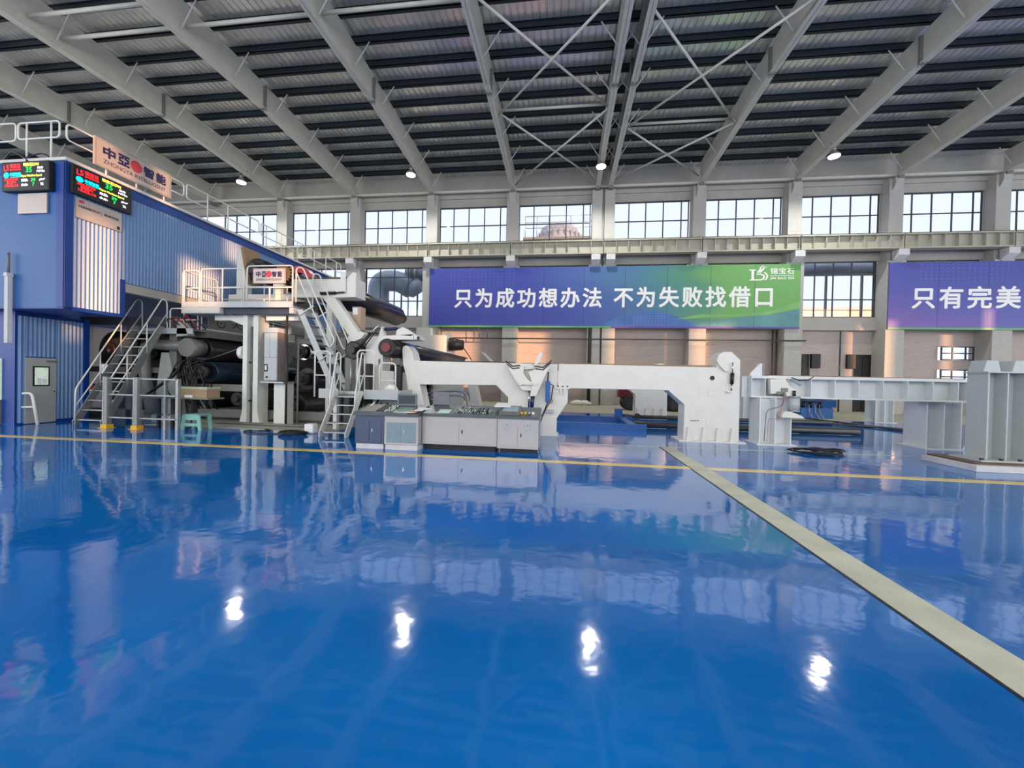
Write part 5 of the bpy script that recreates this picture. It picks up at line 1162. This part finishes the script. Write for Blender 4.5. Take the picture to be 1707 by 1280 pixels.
t = thing('hydraulic_unit', 'blue hydraulic tank unit on the floor under the ribbed beam', 'hydraulic unit', (13.2, 23.2, 0))
MB().box(12.35, 22.9, 0, 13.9, 23.7, .55).build('tank', BLUEP, t, bevel=.02)
MB().box(13.1, 23.8, .55, 14.6, 24.3, .95).build('rear_box', BLUEP, t)
for x in (12.6, 12.95, 13.4): MB().cyl((x, 23.2, .55), (x, 23.2, .82), .10, n=12).build('pump_motor', BLACK, t)
MB().cyl((12.5, 23.1, .86), (13.5, 23.1, .86), .05, n=8).build('manifold_pipe', DARKSTEEL, t)
for k, x in enumerate((12.7, 13.0, 13.2)): MB().tube(fillet([(x, 22.85, .7), (x, 22.8, .3), (x+.1, 22.6, .02)], .1, 4), .02, 6).build('hose', GALV, t)
# forklift behind the arch
t = thing('forklift', 'dark forklift with big black tyres parked behind the arch pillar', 'forklift', (5, 25.2, 0))
for x in (3.95, 6.45):
    for y in (24.7, 25.9):
        w_ = MB().tube([(x, y-.16, .45), (x, y-.12, .45), (x, y+.12, .45), (x, y+.16, .45)], [.38, .45, .45, .38], 24).build('wheel', BLACK, t)
        MB().cyl((x, y-.17, .45), (x, y-.10, .45), .22, n=16).build('hub', DARKSTEEL, w_)
MB().box(3.5, 24.9, .45, 6.9, 25.7, .85).build('chassis', DARKSTEEL, t, bevel=.03)
MB().prism([(3.3, .75), (3.3, 1.5), (4.5, 1.5), (4.5, .75)], 'y', 24.8, 25.8).build('counterweight', DARKRED, t, bevel=.05)
MB().box(4.5, 24.85, .75, 6.4, 25.75, 1.25).build('body', mat('forklift_navy', (40, 44, 110), .4, var=.06), t, bevel=.04)
MB().box(6.9, 24.9, .1, 7.0, 25.7, 1.9).build('mast', DARKSTEEL, t)
for y in (25.0, 25.6): MB().box(7.0, y-.06, .06, 7.9, y+.06, .1).build('fork', DARKSTEEL, t)
for x in (4.6, 6.3):
    MB().box(x-.03, 24.95, 1.25, x+.03, 25.0, 2.0).box(x-.03, 25.6, 1.25, x+.03, 25.65, 2.0).build('roof_post', BLACK, t)
MB().box(4.5, 24.9, 2.0, 6.4, 25.7, 2.05).build('roof_guard', BLACK, t)
for k, (x, w_) in enumerate(((1.0, .5), (1.5, .42), (6.0, .3))):
    tag(MB().tube([(x-w_, 28.4, .14), (x-w_*.3, 28.3, .2), (x+w_*.3, 28.35, .2), (x+w_, 28.4, .12)], [.08, .17, .16, .06], 12).build('sack', PAPER), 'white sack slumped on the floor by the rear wall, %s from the left' % ORD[k], 'sack')
# stair and pipes behind, seen through the gap under the left frame
t = thing('rear_stair', 'far grey stair seen through the gap under the left white frame', 'stairs', (-2.9, 22.5, 0))
for y in (22.3, 23.1): MB().bar((-4.6, y, 2.3), (-2.3, y, .1), .05, .22).build('stringer', GALV, t)
for k in range(8): f = (k+.5)/8; x = -4.6+2.3*f; MB().box(x-.12, 22.33, 2.3-2.2*f-.02, x+.12, 23.07, 2.3-2.2*f+.02).build('tread', GALV, t)
for y in (22.3, 23.1): MB().cyl((-4.6, y, 3.2), (-2.3, y, 1.0), .025, n=8).build('handrail', RAILW, t)
for k, z in enumerate((.80, .98)):
    tag(MB().tube(fillet([(-7.0, 16.4, z-.1), (-4.4, 16.4, z+.2), (-3.95, 16.4, z+.1), (-3.9, 16.4, 0)], .2, 4), .04, 8).build('air_pipe', GALV), 'silver pipe bending down behind the monitors, %s one' % ('lower', 'upper')[k], 'pipe')
frame('rear_cabinet', 'dark cabinet behind the gap under the left white frame', [(-2.6, 23.6, 0, -1.4, 24.2, 1.2), (-7.0, 22.0, 0, -6.2, 22.5, 1.9)], DARKSTEEL, 'cabinet')
frame('rear_guard_rail', 'dark rear rail posts behind the left white frame', [(-3.2+.45*k, 24.5, 0, -3.15+.45*k, 24.55, 1.5) for k in range(7)]+[(-3.2, 24.5, 1.45, -.4, 24.55, 1.5), (-3.2, 24.5, .75, -.4, 24.55, .8)], DARKSTEEL, 'railing')
frame('rear_bench', 'dark workbench with shelf by the rear wall beyond the arch frame', [(14.2, 28.2, .8, 17.0, 28.6, .9), (14.2, 28.2, 0, 14.3, 28.6, .8), (16.9, 28.2, 0, 17.0, 28.6, .8), (14.2, 28.2, .3, 17.0, 28.6, .36)], DARKSTEEL, 'bench')
t = thing('far_drum', 'dark drum motor with cable hanging beyond the black reel roll', 'motor', (-7.2, 24.5, 3.5))
MB().cyl((-6.9, 24.0, 3.75), (-6.1, 24.0, 3.7), .42, .30, n=20).build('drum', DARKSTEEL, t)
MB().prism([(-7.2, 0), (-6.95, 0), (-6.75, 3.4), (-7.0, 4.5), (-7.35, 4.4)], 'y', 24.2, 24.6).build('bracket_plate', WHITE, t)
MB().tube([(-6.1, 24.0, 3.6), (-5.6, 24, 2.9), (-5.4, 24, 2.3)], .03, 6).build('cable', BLACK, t)
